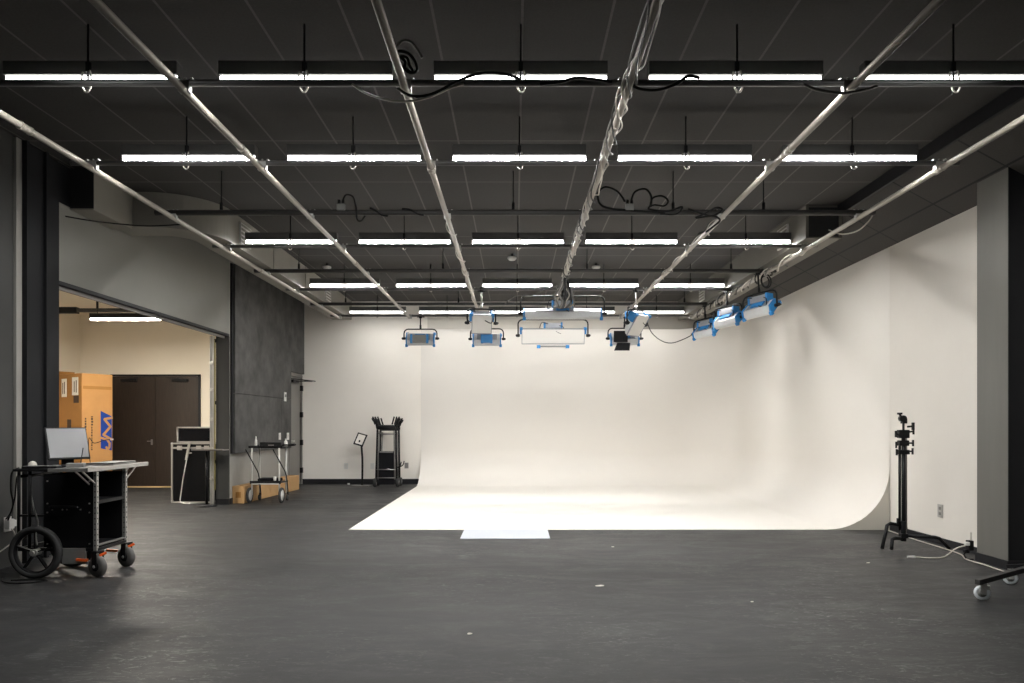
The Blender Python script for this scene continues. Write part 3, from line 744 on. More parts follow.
# ------------------------------------------------------------------ left equipment cart
def rot_copy(mb_pts, ang): return mb_pts
cart = thing('equipment_cart', 'black equipment cart with big spoked wheel, carrying a pale screen', 'cart', (-4.1, 6.72, 0))
X0, X1, Y0, Y1 = -.46, .36, -.24, .24          # body extents, local
b = MB(); b.box(-.09, .34, Y0 + .005, Y0 + .022, .27, .92); b.build('side_panel', 'case_black', cart)
b = MB(); b.box(-.09, .34, Y1 - .022, Y1 - .005, .27, .92); b.build('side_panel', 'case_black', cart)
MB().box(-.105, -.09, Y0 + .005, Y1 - .005, .27, .92).build('end_panel', 'case_black', cart)
MB().box(-.09, .37, Y0 + .022, Y1 - .022, .255, .28).build('lower_shelf', 'case_black', cart)
MB().box(.115, .36, Y0 + .022, Y1 - .022, .66, .68).build('middle_shelf', 'case_black', cart)
MB().box(.10, .115, Y0 + .022, Y1 - .022, .28, .90).build('divider', 'case_black', cart)
MB().box(.34, .375, Y0 + .02, Y1 - .02, .28, .29).build('shelf_lip', 'alu_dull', cart)
MB().box(.355, .37, Y0 + .02, Y1 - .02, .655, .685).build('shelf_lip', 'black_metal', cart)
for y in (Y0, Y1):
    po = MB(); po.box(.345, .375, y - .016, y + .016, .24, .95)
    pst = po.build('post', 'alu', cart)
    hs = MB()
    for k in range(14): hs.box(.3752, .377, y - .005, y + .005, .28 + k * .048, .292 + k * .048); hs.box(.355, .365, y - .0175, y - .0162, .28 + k * .048, .292 + k * .048)
    hs.build('hole_row', 'black_metal', pst)
b = MB(); b.box(-.38, .40, Y0 - .01, Y1 + .03, .945, .968); b.build('work_top', 'black_plastic', cart, bevel=.005)
b = MB(); b.box(.10, .42, -.47, .55, .9685, .985); b.build('wing_board', 'alu_dull', cart, bevel=.004)
MB().box(.405, .425, -.475, .555, .955, .99).build('wing_edge', 'alu', cart)
MB().box(.08, .42, -.475, -.462, .958, .988).build('wing_edge', 'alu', cart)
for s, y in ((-1, Y0), (1, Y1)):
    for x in (.36, .30):
        MB().bar((x, y, .83), (x, y + s * .20, .955), .012, .012).build('brace', 'alu', cart)
b = MB(); b.tube(spline([(-.03, Y0 - .002, .615), (-.02, Y0 - .035, .635), (.19, Y0 - .035, .635), (.21, Y0 - .002, .615)], 6), .009, 8); b.build('carry_handle', 'black_metal', cart)
def screws(parent, lst, y):
    s_ = MB()
    for x, z in lst: s_.cyl((x, y, z), (x, y - .006, z), .007, 8)
    s_.build('screw_heads', 'steel', parent)
screws(cart, [(x, z) for z in (.58, .66, .30, .86) for x in (-.075, .30)] + [(-.03, .605), (.06, .605), (.10, .605), (.22, .605)], Y0 + .005)
MB().box(.06, .27, Y0 - .01, Y0 + .02, .12, .262).build('lower_box', 'grey_plastic', cart, bevel=.004)
fr = MB(); fr.box(-.36, .375, Y0, Y0 + .035, .235, .262); fr.box(-.36, .375, Y1 - .035, Y1, .235, .262); fr.box(-.36, -.33, Y0, Y1, .235, .262); fr.box(.345, .376, Y0, Y1, .235, .262)
fr.build('base_frame', 'black_metal', cart)
for y in (Y0 + .02, Y1 - .02):
    for x in (-.24, -.34):
        MB().cyl((x - .005, y, .25), (x, y, .945), .014, 8).build('rear_upright', 'black_metal', cart)
    MB().bar((-.35, y, .55), (-.1, y, .55), .02, .02).build('rear_rail', 'black_metal', cart)
MB().cyl((-.34, Y0 + .02, .90), (-.34, Y1 - .02, .90), .014, 8).build('push_bar', 'black_metal', cart)
for s, y in ((-1, Y0 - .035), (1, Y1 + .035)):      # big spoked wheels
    m_ = Matrix.Translation((-.16 + .0, y, .232)) @ Matrix.Rotation(R(90), 4, 'X')
    wx = -.155
    ty = MB(); ty.lathe([(.185, -.028), (.215, -.034), (.230, -.020), (.232, 0), (.230, .020), (.215, .034), (.185, .028), (.185, -.028)], 40, Matrix.Translation((wx, y, .232)) @ Matrix.Rotation(R(90), 4, 'X'))
    wo = ty.build('wheel', 'rubber', cart)
    rm = MB(); rm.lathe([(.186, -.02), (.172, -.022), (.168, 0), (.172, .022), (.186, .02)], 40, Matrix.Translation((wx, y, .232)) @ Matrix.Rotation(R(90), 4, 'X')); rm.build('rim', 'black_plastic', wo)
    sp = MB()
    for k in range(5):
        a = R(72 * k + 18); sp.bar((wx, y, .232), (wx + .175 * math.cos(a), y, .232 + .175 * math.sin(a)), .012, .035, (0, 1, 0))
    sp.build('spoke', 'black_metal', wo)
    hb = MB(); hb.cyl((wx, y - .035, .232), (wx, y + .035, .232), .032, 16); hb.cyl((wx, y + s * .035, .232), (wx, y + s * .05, .232), .016, 12); hb.build('hub', 'alu', wo)
ax = MB(); ax.cyl((-.155, Y0 - .06, .232), (-.155, Y1 + .06, .232), .011, 10); ax.build('axle', 'steel', cart)
for s, y in ((-1, Y0 + .02), (1, Y1 + .02)):         # front casters
    cx_ = .355
    wm = MB(); mt = Matrix.Translation((cx_ + .01, y, .098)) @ Matrix.Rotation(R(-22), 4, 'Z') @ Matrix.Rotation(R(90), 4, 'X')
    wm.lathe([(.04, -.026), (.085, -.028), (.097, -.014), (.098, 0), (.097, .014), (.085, .028), (.04, .026)], 28, mt)
    wo = wm.build('caster_wheel', 'rubber_grey', cart)
    hb = MB(); hb.lathe([(0, -.031), (.042, -.030), (.042, .030), (0, .031)], 20, mt); hb.build('caster_hub', 'black_plastic', wo)
    hb = MB(); hb.lathe([(0, -.045), (.014, -.044), (.014, .044), (0, .045)], 12, mt); hb.build('axle_bolt', 'steel', wo)
    fk = MB(); mr = Matrix.Translation((cx_ + .01, y, .098)) @ Matrix.Rotation(R(-22), 4, 'Z')
    for q in (-1, 1): fk.box(-.028, .028, q * .037 - .003, q * .037 + .003, -.01, .125, mr)
    fk.box(-.035, .035, -.04, .04, .12, .137, mr); fk.build('caster_fork', 'black_metal', cart)
    MB().bar((cx_ - .06, y - .03, .155), (cx_ - .155, y - .045, .165), .03, .02).build('brake_lever', 'orange', cart)
    MB().bar((cx_ + .03, y - .01, .195), (cx_ + .075, y + .02, .215), .03, .018).build('brake_lever', 'orange', cart)
# things on the cart
mon = thing('screen', 'pale blank screen in black frame standing on the equipment cart', 'monitor', (-4.155, 6.78, .969), R(48))
tl = R(-25)
def TM(z): return Matrix.Translation((0, 0, .075)) @ Matrix.Rotation(tl, 4, 'X')
b = MB(); b.box(-.175, .175, 0, .022, 0, .325, TM(0)); b.build('bezel', 'black_plastic', mon, bevel=.004)
b = MB(); b.box(-.160, .168, -.002, .0, .016, .312, TM(0)); b.build('panel', 'screen_pale', mon)
b = MB(); b.box(-.12, .12, -.09, .10, 0.001, .022); b.build('base', 'black_plastic', mon, bevel=.005)
b = MB(); b.box(-.05, .05, .06, .085, .02, .13); b.build('stand_neck', 'black_plastic', mon)
kb = thing('keyboard', 'dark grey keyboard lying in front of the pale screen', 'keyboard', (-4.16, 6.60, .986), R(8))
kb.location = (-4.20, 6.555, .969)
MB().box(-.21, .08, -.055, .05, .001, .022).build('body', 'black_plastic', kb, bevel=.003)
ks = MB()
for r_ in range(4):
    for c_ in range(12): ks.box(-.2 + c_ * .023, -.181 + c_ * .023, -.045 + r_ * .023, -.026 + r_ * .023, .022, .026)
ks.build('keys', 'grey_plastic', kb)
tr = thing('closed_laptop', 'flat dark closed laptop lying on the cart\'s wing board', 'laptop', (-3.86, 6.93, .9855), R(4))
MB().box(-.12, .13, -.22, .24, .001, .014).build('base', 'alu_dull', tr, bevel=.004)
MB().box(-.12, .13, -.22, .24, .0145, .024).build('lid', 'pipe_dark', tr, bevel=.004)
hb = thing('cable_hub', 'small grey device between the screen and the wing board', 'device', (-4.07, 6.72, .9855), R(20))
hb.location = (-3.93, 6.50, .9855)
MB().box(-.07, .07, -.05, .05, .001, .035).build('case', 'grey_plastic', hb, bevel=.004)
ant = MB(); ant.cyl((.03, .03, .03), (.05, .03, .17), .004, 6); ant.build('aerial', 'black_plastic', hb)
tu = MB(); tu.lathe([(0, .0), (.032, .001), (.036, .02), (.030, .045), (.016, .06), (.0, .064)], 12)
tus = tu.build('paper_lump', 'white_paper', loc=(-4.40, 6.62, .969)); tag(tus, 'small crumpled white paper lump beside the pale screen on the cart', 'paper')
for vtx in tus.data.vertices: vtx.co += Vector((random.uniform(-.006, .006), random.uniform(-.006, .006), 0))
# microphone-like arm with a bright tip
arm = thing('gooseneck', 'thin black gooseneck with a bright tip rising from the cart', 'gooseneck', (-3.95, 7.02, .986))
arm.location = (-4.02, 6.88, .969)
g = MB(); g.tube(spline([(0, 0, .0), (-.02, .0, .16), (-.015, 0, .27), (.03, 0, .22), (.12, 0, .245), (.19, 0, .255)], 6), .0035, 6); g.build('neck', 'black_metal', arm)
MB().cb((.20, 0, .256), (.022, .018, .012)).build('tip', 'white_plastic', arm)
# cables of the cart
cw = [at(19, 468, 6.58), at(12, 473, 6.6), at(11, 490, 6.62), at(13, 505, 6.7), at(8, 520, 6.8)]
cable('hanging_cable', 'black cable hanging from the cart top towards the wall outlet', [tuple(q) for q in cw], .008, 'cable_black', 8, 'black cables behind the cart')
cw = [at(22, 470, 6.58), at(17, 478, 6.6), at(15, 497, 6.66), at(11, 512, 6.7), at(6, 519, 6.8)]
cable('hanging_cable', 'second black cable hanging beside the cart\'s rear frame', [tuple(q) for q in cw], .007, 'cable_black', 8, 'black cables behind the cart')
cw = [at(31, 470, 6.55), at(31, 492, 6.55), at(34, 508, 6.5), at(38, 522, 6.45), at(36, 535, 6.42), at(37, 545, 6.40)]
cable('hanging_cable', 'pale cable hanging down in front of the cart\'s rear frame', [tuple(q) for q in cw], .006, 'cable_grey', 8, 'cables hung on the cart')
cw = [(-4.55, 6.45, .006), (-4.45, 6.30, .006), (-4.30, 6.22, .006), (-4.15, 6.25, .006), (-4.08, 6.33, .006), (-4.2, 6.36, .006), (-4.4, 6.34, .006)]
cable('floor_cable', 'black cable lying in a loop on the floor under the big cart wheel', cw, .006, 'cable_black', 8)
ou = thing('wall_outlet', 'white outlet with white plug adapter on the dark wall behind the cart', 'outlet', (XL, 6.96, .41))
MB().box(.001, .01, -.05, .05, -.07, .07).build('plate', 'white_plastic', ou, bevel=.003)
MB().box(.01, .055, -.045, .03, -.045, .05).build('adapter', 'white_plastic', ou, bevel=.006)
MB().box(.01, .045, .032, .075, -.03, .035).build('adapter', 'white_plastic', ou, bevel=.006)
cw = [(XL + .05, 6.95, .37), (XL + .10, 6.92, .33), (XL + .12, 6.9, .27), (XL + .11, 6.8, .22), (XL + .07, 6.72, .17), (XL + .03, 6.6, .14), (XL + .02, 6.4, .12)]
cable('outlet_cable', 'white cable drooping from the adapter on the dark wall', cw, .006, 'cable_pale', 8)

# ------------------------------------------------------------------ tall cardboard box in the store room
bx = thing('cardboard_box', 'tall orange cardboard box with blue logo, standing beside the double doors', 'cardboard box', (-8.35, 14.0, 0), R(60))
HB = 2.353
MB().box(0, .60, 0, .84, .002, HB).build('carton', 'cardboard', bx, bevel=.004)
MB().box(-.004, .0, .005, .83, .01, HB - .01).build('shaded_side', 'cardboard_dark', bx)  # darker sheet on one side, its shade put into the cardboard colour
b = MB(); b.box(.02, .58, -.003, .001, 2.05, 2.11); b.build('tape', 'cardboard_dark', bx)
def FL(cx, cy): return (.36 + (cx - 250) / 115 * .225, 1.63 - (cy - 130) / 435 * .776)
FM = Matrix(((1, 0, 0, 0), (0, 0, -1, -.001), (0, 1, 0, 0), (0, 0, 0, 1)))     # (x, z) on the face, pushed out to -y
lg = MB().prism([FL(252, 545), FL(365, 572), FL(365, 190), FL(250, 130)], FM, .003).build('logo_field', 'blue_ink', bx)
def stroke(pts, w):
    s_ = MB()
    for i in range(len(pts) - 1):
        a, b_ = Vector(FL(*pts[i])), Vector(FL(*pts[i + 1])); d = (b_ - a).normalized(); n_ = Vector((-d.y, d.x)) * w / 2
        a2, b2 = a - d * w * .2, b_ + d * w * .2
        s_.prism([tuple(a2 - n_), tuple(b2 - n_), tuple(b2 + n_), tuple(a2 + n_)], FM @ Matrix.Translation((0, 0, .003)), .002)
    return s_
stroke([(370, 205), (288, 222), (350, 305), (278, 395), (370, 455)], .046).build('logo_letter', 'cardboard', lg)
stroke([(245, 425), (318, 452), (342, 490), (338, 540), (320, 562), (306, 530)], .042).build('logo_letter', 'cardboard', lg)
def ticks(x0, x1, z0, z1, n_, seed):
    rnd = random.Random(seed); s_ = MB(); z = z0
    while z < z1:
        l_ = rnd.uniform(.02, .045)
        s_.box(x0 + rnd.uniform(0, .006), x1 - rnd.uniform(0, .006), -.002, .0, z, min(z + l_, z1)); z += l_ + rnd.uniform(.008, .02)
    return s_
ticks(.05, .085, .86, 1.50, 1, 3).build('printing', 'ink', bx)
ticks(.175, .205, .86, 1.32, 1, 4).build('printing', 'ink', bx)
ticks(.17, .215, 1.34, 1.52, 1, 5).build('printing', 'ink', bx)
for (y0, y1, z0, z1, m) in ((.12, .33, 1.93, 2.28, 'white_paper'), (.52, .70, 1.90, 2.26, 'white_paper'), (.10, .28, 1.78, 1.92, 'ink')):
    MB().box(-.007, -.004, y0, y1, z0, z1).build('sticker' if m == 'white_paper' else 'printing', m, bx)
for (y0, z0, z1) in ((.17, 1.98, 2.22), (.24, 1.99, 2.2), (.58, 1.96, 2.2), (.64, 1.96, 2.18)):
    MB().box(-.009, -.007, y0, y0 + .025, z0, z1).build('printing', 'ink', bx)
MB().box(-.007, -.004, .36, .50, 1.20, 1.46).build('printing', 'ink', bx)
b2 = thing('cardboard_box', 'cardboard box mostly hidden behind the tall box with the blue logo', 'cardboard box', (-9.1, 14.5, 0), R(60))
MB().box(.0, .30, 0, .25, .002, HB + .07).build('carton', 'cardboard_dark', b2, bevel=.004)

# ------------------------------------------------------------------ road cases
def road_case(lab, loc, w, d, h, latches):
    t = thing('road_case', lab, 'road case', loc)
    MB().box(-w / 2 + .006, w / 2 - .006, .006, d - .006, .012, h - .006).build('panels', 'case_black', t)
    e = MB(); q = .014
    for x in (-w / 2, w / 2):
        for y in (0, d): e.box(x - q, x + q, y - q, y + q, .012, h)
    for z in (.012, h):
        for y in (0, d): e.box(-w / 2, w / 2, y - q, y + q, z - q * .8, z + q * .8)
        for x in (-w / 2, w / 2): e.box(x - q, x + q, 0, d, z - q * .8, z + q * .8)
    e.build('edge_trim', 'alu', t)
    if latches:
        s_ = MB().box(-w / 2, w / 2, -.016, .0, h - .09, h - .06).build('lid_seam', 'alu', t)
        for x in (-w * .3, w * .18, w * .38):
            l = MB(); l.cb((x, -.018, h - .075), (.085, .02, .075)); l.cb((x, -.03, h - .075), (.03, .012, .03)); l.build('latch', 'steel', t, bevel=.004)
    for x in (-w / 2, w / 2):
        for z in (.03, h):
            c_ = MB(); c_.lathe([(0, -.022), (.018, -.015), (.024, 0), (.018, .015), (0, .022)], 10, Matrix.Translation((x, 0, z))); c_.build('ball_corner', 'steel', t)
    return t
road_case('large black road case with silver edges standing just inside the doorway', (-5.615, 12.62, 0), .69, .58, 1.03, True)
s2 = thing('road_case', 'smaller black case with pale rim standing open on the large road case', 'road case', (-5.66, 12.80, 1.045))
MB().box(-.29, .29, .03, .20, .002, .26).build('shell', 'case_black', s2)
e = MB(); e.box(-.305, -.28, 0, .05, 0, .275); e.box(.28, .305, 0, .05, 0, .275); e.box(-.305, .305, 0, .05, .252, .275); e.box(-.305, .305, 0, .05, 0, .02)
e.build('rim', 'alu', s2)
MB().box(-.28, .28, .0295, .031, .02, .252).build('lining', 'black_cloth', s2)
# bent rod leaning on the case
t = thing('bent_rod', 'bent pale metal rod with grip leaning against the large road case', 'metal rod', (-5.8, 12.5, 0))
def Q(px, py, Y): v = at(px, py, Y); return (v.x + 5.8, v.y - 12.5, max(v.z, .012))
MB().tube([Q(188, 452, 12.57), Q(183, 480, 12.5), Q(180, 500, 12.45), Q(181, 502.5, 12.43), Q(185, 504, 12.42), Q(206, 503, 12.42)], .010, 8).build('rod', 'steel', t)
b = MB(); b.bar(Q(189.5, 443, 12.57), Q(186.2, 460, 12.55), .035, .03, (0, 1, 0)); b.bar(Q(189.3, 453, 12.53), Q(191, 453, 12.50), .03, .02); b.build('grip', 'alu', t)
# small tray stand
t = thing('tray_stand', 'black post with a thin pale tray on top, beside the road case', 'stand', (-5.13, 12.08, 0))
MB().cyl((0, 0, .03), (0, 0, .93), .022, 12).build('post', 'black_metal', t)
MB().lathe([(0, .0), (.17, .0), (.17, .015), (.05, .035), (.0, .036)], 24).build('base', 'black_metal', t)
b = MB(); b.box(-.20, .32, -.14, .13, .93, .945); b.box(-.20, .32, -.14, -.13, .93, .958); b.build('tray', 'alu_dull', t, bevel=.003)
MB().cyl((.0, -.03, .5), (.0, .0, .5), .022, 10).build('height_knob', 'black_plastic', t)

# ------------------------------------------------------------------ silver cart and long box
lb_ = thing('cardboard_box', 'long low cardboard box lying along the wall behind the silver cart', 'cardboard box', (-4.868, 12.50, 0), R(-2.9))
MB().box(.0, .21, 0, 2.72, .002, .30).build('carton', 'cardboard_pale', lb_, bevel=.004)
MB().box(.06, .15, -.003, 0.0, .10, .20).build('printing', 'cardboard_dark', lb_)
MB().box(.09, .12, .0, 2.72, .30, .3015).build('tape', 'cardboard', lb_)
t = thing('utility_cart', 'two-tier silver tubular cart with black trays and big pale wheels', 'cart', (-4.325, 12.78, 0))
WX, WY = .237, .19
for x in (-WX, WX):
    for s, y in ((-1, -WY), (1, WY)):
        MB().tube([(x, y, .14), (x, y, .985)], .015, 10).build('leg', 'bright_metal', t)
    # slanted black-ended handle bars
    hbar = MB(); hbar.tube(spline([(x - .10, -WY - .03, .93), (x + .06, -WY - .03, .64), (x + .13, -WY - .03, .48), (x + .14, -WY + .05, .14)], 6), .010, 8); hbar.build('side_bar', 'black_metal', t)
b = MB(); b.box(-WX - .05, WX + .06, -WY - .03, WY + .03, .955, .975); b.box(-WX - .05, WX + .06, -WY - .03, -WY - .02, .955, .995); b.box(-WX - .05, WX + .06, WY + .02, WY + .03, .955, .995); b.build('tray', 'black_plastic', t)
b = MB(); b.box(-WX - .03, WX + .03, -WY - .02, WY + .02, .345, .36); b.box(-WX - .03, WX + .03, -WY - .022, -WY - .012, .33, .385); b.build('tray', 'black_plastic', t)
MB().tube([(-WX, -WY - .02, .33), (WX, -WY - .02, .33)], .011, 8).build('cross_bar', 'bright_metal', t)
MB().tube([(-WX, WY + .0, .33), (WX, WY + .0, .33)], .011, 8).build('cross_bar', 'steel', t)
for x in (-WX - .04, WX + .04):
    mt = Matrix.Translation((x, -WY, .135)) @ Matrix.Rotation(R(90), 4, 'Y')
    wo = MB().lathe([(.095, -.018), (.125, -.02), (.135, -.008), (.135, .008), (.125, .02), (.095, .018)], 28, mt).build('wheel', 'rubber', t)
    MB().lathe([(0, -.022), (.03, -.022), (.05, -.014), (.096, -.014), (.096, .014), (.05, .014), (.03, .022), (0, .022)], 28, mt).build('wheel_disc', 'bright_metal', wo)
for x in (-WX, WX + .02):
    mt = Matrix.Translation((x, WY, .06)) @ Matrix.Rotation(R(90), 4, 'Y')
    MB().lathe([(0, -.014), (.05, -.015), (.058, 0), (.05, .015), (0, .014)], 20, mt).build('caster', 'rubber', t)
    MB().cyl((x, WY, .06), (x, WY, .16), .010, 8).build('caster_stem', 'black_metal', t)
# things on the silver cart
q = thing('cart_case', 'flat black case lying on the upper tray of the silver cart', 'case', (-4.30, 12.78, .976))
MB().box(-.15, .22, -.13, .13, .001, .075).build('shell', 'black_plastic', q, bevel=.006)
MB().box(.0, .10, -.14, -.13, .015, .035).build('handle', 'alu_dull', q)
q = thing('spray_bottle', 'slim white bottle standing on the upper tray of the silver cart', 'bottle', (-4.53, 12.70, .976))
MB().lathe([(0, .001), (.018, .001), (.02, .02), (.019, .11), (.008, .135), (.008, .15)], 14).build('body', 'white_plastic', q)
MB().cyl((0, 0, .15), (0, 0, .175), .010, 10).build('cap', 'white_plastic', q)
q = thing('spray_bottle', 'short white bottle at the right end of the silver cart', 'bottle', (-4.06, 12.86, .976))
MB().lathe([(0, .001), (.03, .001), (.032, .02), (.031, .08), (.012, .10), (.012, .12)], 14).build('body', 'white_plastic', q)
MB().cyl((0, 0, .12), (0, 0, .135), .016, 10).build('cap', 'alu', q)
q = thing('pan_handle', 'black rod handle sticking out at the right end of the silver cart', 'handle', (-4.00, 12.70, 1.0))
MB().tube([(-.12, 0, .0), (.17, 0, .01)], .013, 10).build('rod', 'black_metal', q); MB().tube([(.05, 0, .006), (.15, 0, .009)], .022, 10).build('grip', 'black_plastic', q)
q = thing('small_cup', 'small white cup standing on the lower tray of the silver cart', 'cup', (-4.20, 12.70, .361))
MB().lathe([(0, .001), (.022, .001), (.026, .09), (.023, .09), (.02, .01), (0, .01)], 14).build('cup', 'white_plastic', q)
q = thing('black_pouch', 'flat black bag lying on the lower tray of the silver cart', 'bag', (-4.33, 12.83, .361))
b = MB(); b.box(-.18, .19, -.13, .13, .001, .055); b.build('bag', 'black_cloth', q, bevel=.02)
# switches by the grey door
def plate(lab, cat, name, x, y, z, w, h, m, parts):
    q = thing(name, lab, cat, (x, y, z))
    MB().box(.001, .012, -w / 2, w / 2, -h / 2, h / 2).build('plate', m, q, bevel=.003)
    for (yy, zz, sw, sh, pm) in parts: MB().box(.012, .018, yy - sw / 2, yy + sw / 2, zz - sh / 2, zz + sh / 2).build('rocker', pm, q)
XP = XL + .066
plate('white thermostat mounted high on the panel near the grey door', 'thermostat', 'thermostat', XP, 15.16, 1.94, .14, .19, 'white_plastic', ((0, .02, .08, .06, 'grey_plastic'),))
plate('white switch plate on the panel, farther from the grey door', 'switch', 'light_switch', XP, 14.93 - .12, 1.12, .12, .14, 'white_plastic', ((-.025, 0, .03, .07, 'white_plastic'), (.025, 0, .03, .07, 'white_plastic')))
plate('white switch plate on the panel, right beside the grey door', 'switch', 'light_switch', XP, 15.34, 1.11, .14, .15, 'white_plastic', ((-.03, 0, .03, .07, 'white_plastic'), (.03, 0, .03, .07, 'white_plastic')))

# ------------------------------------------------------------------ sign stand and folded carts at the back wall
t = thing('sign_stand', 'slim black sign stand with a tilted white notice against the back wall', 'sign stand', (-3.40, 16.05, 0), R(-6))
MB().box(-.20, .20, -.13, .14, 0.0, .014).build('base', 'alu_dull', t, bevel=.003)
MB().tube(spline([(.0, .06, .01), (.02, .02, .3), (.025, .0, .6), (.0, .02, .90), (-.01, .05, 1.0)], 6), .023, 8).build('post', 'black_metal', t)
SM = Matrix.Translation((-.03, 0, 1.03)) @ Matrix.Rotation(R(-35), 4, 'X') @ Matrix(((1, 0, .28, 0), (0, 1, 0, 0), (0, 0, 1, 0), (0, 0, 0, 1)))
SM = Matrix.Translation((-.02, 0, 1.03)) @ Matrix.Rotation(R(16), 4, 'Y') @ Matrix.Rotation(R(-25), 4, 'X')
MB().box(-.112, .112, 0, .018, -.145, .145, SM).build('frame', 'black_plastic', t)
MB().box(-.082, .082, -.003, .0, -.115, .115, SM).build('notice', 'white_paper', t)
MB().prism([(-.022, -.03), (.0, -.06), (.022, -.03), (.012, .0), (-.012, .0)], SM @ Matrix.Translation((0, -.004, -.02)) @ Matrix.Rotation(R(90), 4, 'X'), .002).build('emblem', 'black_plastic', t)

def folded_cart(lab, x, y, dz, pad):
    t = thing('folded_cart', lab, 'folded cart', (x, y, 0), 0, 'folded carts at the back wall')
    for s in (-1, 1):
        MB().tube([(s * .225, 0, .10), (s * .20, .05, 1.30 + dz)], .023, 10).build('side_rail', 'black_metal', t)
        MB().tube([(s * .185, .0, .16), (s * .16, .05, 1.22 + dz)], .015, 8).build('inner_rail', 'alu_dull', t)
        hd = MB(); hd.tube(spline([(s * .20, .05, 1.28 + dz), (s * .21, .0, 1.38 + dz), (s * .27, -.02, 1.46 + dz), (s * .29, -.02, 1.50 + dz)], 6), .034, 10)
        hd.build('handle', 'black_plastic', t)
        pg = MB()
        for k in range(3): pg.tube([(s * (.13 + .055 * k), -.03, 1.36 + dz), (s * (.18 + .055 * k), -.045, 1.53 + dz)], .017, 8)
        pg.build('grip_prong', 'black_plastic', t)
        mt = Matrix.Translation((s * .245, .0, .095)) @ Matrix.Rotation(R(90), 4, 'Y')
        wo = MB().lathe([(.05, -.03), (.085, -.032), (.095, -.015), (.095, .015), (.085, .032), (.05, .03)], 24, mt).build('wheel', 'rubber', t)
        MB().lathe([(0, -.034), (.05, -.03), (.05, .03), (0, .034)], 16, mt).build('hub', 'alu_dull', wo)
    MB().tube([(-.2, .03, 1.30 + dz), (.2, .03, 1.30 + dz)], .05, 10).build('cross_bar', 'black_plastic', t)
    MB().tube([(-.19, .03, 1.17 + dz), (.19, .03, 1.17 + dz)], .010, 8).build('cross_bar', 'alu_dull', t)
    MB().tube([(-.2, -.03, .20), (.2, -.03, .20)], .009, 8).build('cross_bar', 'steel', t)
    MB().tube([(-.2, -.03, .38), (.2, -.03, .38)], .009, 8).build('cross_bar', 'steel', t)
    if pad:
        MB().box(-.165, .165, .0, .035, .05, .78).build('deck_board', 'black_cloth', t)
        b = MB(); b.box(-.15, .15, -.004, .0, .745, .78); b.build('deck_edge', 'alu_dull', t)
    lv = MB(); lv.tube(spline([(.22, .0, .42), (.30, -.02, .46), (.33, -.02, .55)], 5), .012, 8); lv.build('lever', 'black_metal', t)
    return t
folded_cart('folded black hand cart with dark deck board, in front at the back wall', -2.80, 15.80, 0, True)
folded_cart('second folded hand cart pressed against the wall behind the first', -2.785, 16.10, -.03, False)
def back_outlet(lab, px, py, m):
    v = at(px, py, YB - .004)
    q = thing('wall_outlet', lab, 'outlet', (v.x, YB, v.z), 0, 'outlets on the back wall')
    MB().box(-.045, .045, -.01, -.001, -.065, .065).build('plate', m, q, bevel=.003)
    for z in (-.025, .025): MB().box(-.016, .016, -.013, -.01, z - .014, z + .014).build('socket', 'grey_plastic' if m != 'white_plastic' else 'white_paper', q)
back_outlet('white outlet on the back wall to the left of the sign stand', 346, 466, 'white_plastic')
back_outlet('white outlet on the back wall between the sign stand and the folded carts', 372.5, 466, 'white_plastic')
back_outlet('grey outlet on the back wall to the right of the folded carts', 406.5, 465.5, 'alu_dull')
fj = thing('cable_end', 'short white plug end lying on the floor by the back wall', 'plug', (-3.75, 16.35, 0))
MB().cb((0, 0, .02), (.05, .03, .035)).build('plug', 'white_plastic', fj, bevel=.005)

# ------------------------------------------------------------------ right side
v = at(941, 511, 8.27)
q = thing('wall_outlet', 'grey metal outlet on the wall between the black stand and the pillar', 'outlet', (XR, 8.27, .38))
MB().box(-.01, -.001, -.05, .05, -.075, .075).build('plate', 'alu', q, bevel=.003)
for z in (-.03, .03): MB().box(-.013, -.01, -.02, .02, z - .016, z + .016).build('socket', 'grey_plastic', q)

cs = thing('c_stand', 'black three-riser light stand with folded legs beside the cyclorama end', 'light stand', (4.28, 8.0, 0))
col_ = MB(); col_.cyl((0, 0, .10), (0, 0, 1.22), .020, 14); col_.build('column', 'black_metal', cs)
MB().cyl((-.036, .01, .20), (-.036, .01, 1.16), .014, 12).build('riser', 'black_metal', cs)
MB().cyl((.034, .01, .20), (.034, .01, 1.25), .012, 12).build('riser', 'alu_dull', cs)
MB().cyl((0, 0, 1.2), (0, 0, 1.42), .012, 12).build('riser', 'black_metal', cs)
cl = MB(); cl.cb((0, .004, 1.26), (.115, .06, .09)); cl.cb((0, .004, 1.16), (.11, .055, .06)); cl.cb((0, .004, 1.06), (.12, .055, .05)); cl.build('collar', 'black_metal', cs, bevel=.005)
def tknob(p, d, name='knob'):
    p, d = Vector(p), Vector(d); k = MB(); k.cyl(p, p + d, .009, 8); e = p + d; k.bar(e + Vector((0, 0, -.035)), e + Vector((0, 0, .035)), .016, .016); k.build(name, 'black_plastic', cs)
tknob((.05, 0, 1.28), (.05, -.02, .01)); tknob((-.05, 0, 1.25), (-.045, -.02, .01)); tknob((.05, 0, 1.16), (.045, -.02, 0)); tknob((-.05, 0, 1.14), (-.04, -.02, 0)); tknob((.055, 0, 1.07), (.035, -.02, 0)); tknob((-.055, 0, 1.06), (-.03, -.02, 0))
gh = MB(); gh.cyl((-.01, -.03, 1.43), (-.01, .03, 1.43), .035, 16); gh.cb((.005, 0, 1.40), (.05, .05, .05)); gh.cyl((-.03, -.01, 1.45), (-.055, -.01, 1.49), .012, 8); gh.cb((-.04, 0, 1.485), (.05, .02, .022)); gh.build('grip_head', 'black_metal', cs)
gk = MB(); gk.cyl((.03, -.02, 1.34), (.085, -.03, 1.345), .012, 8); gk.cb((.09, -.03, 1.345), (.025, .03, .085)); gk.build('grip_head', 'black_metal', cs, bevel=.005)
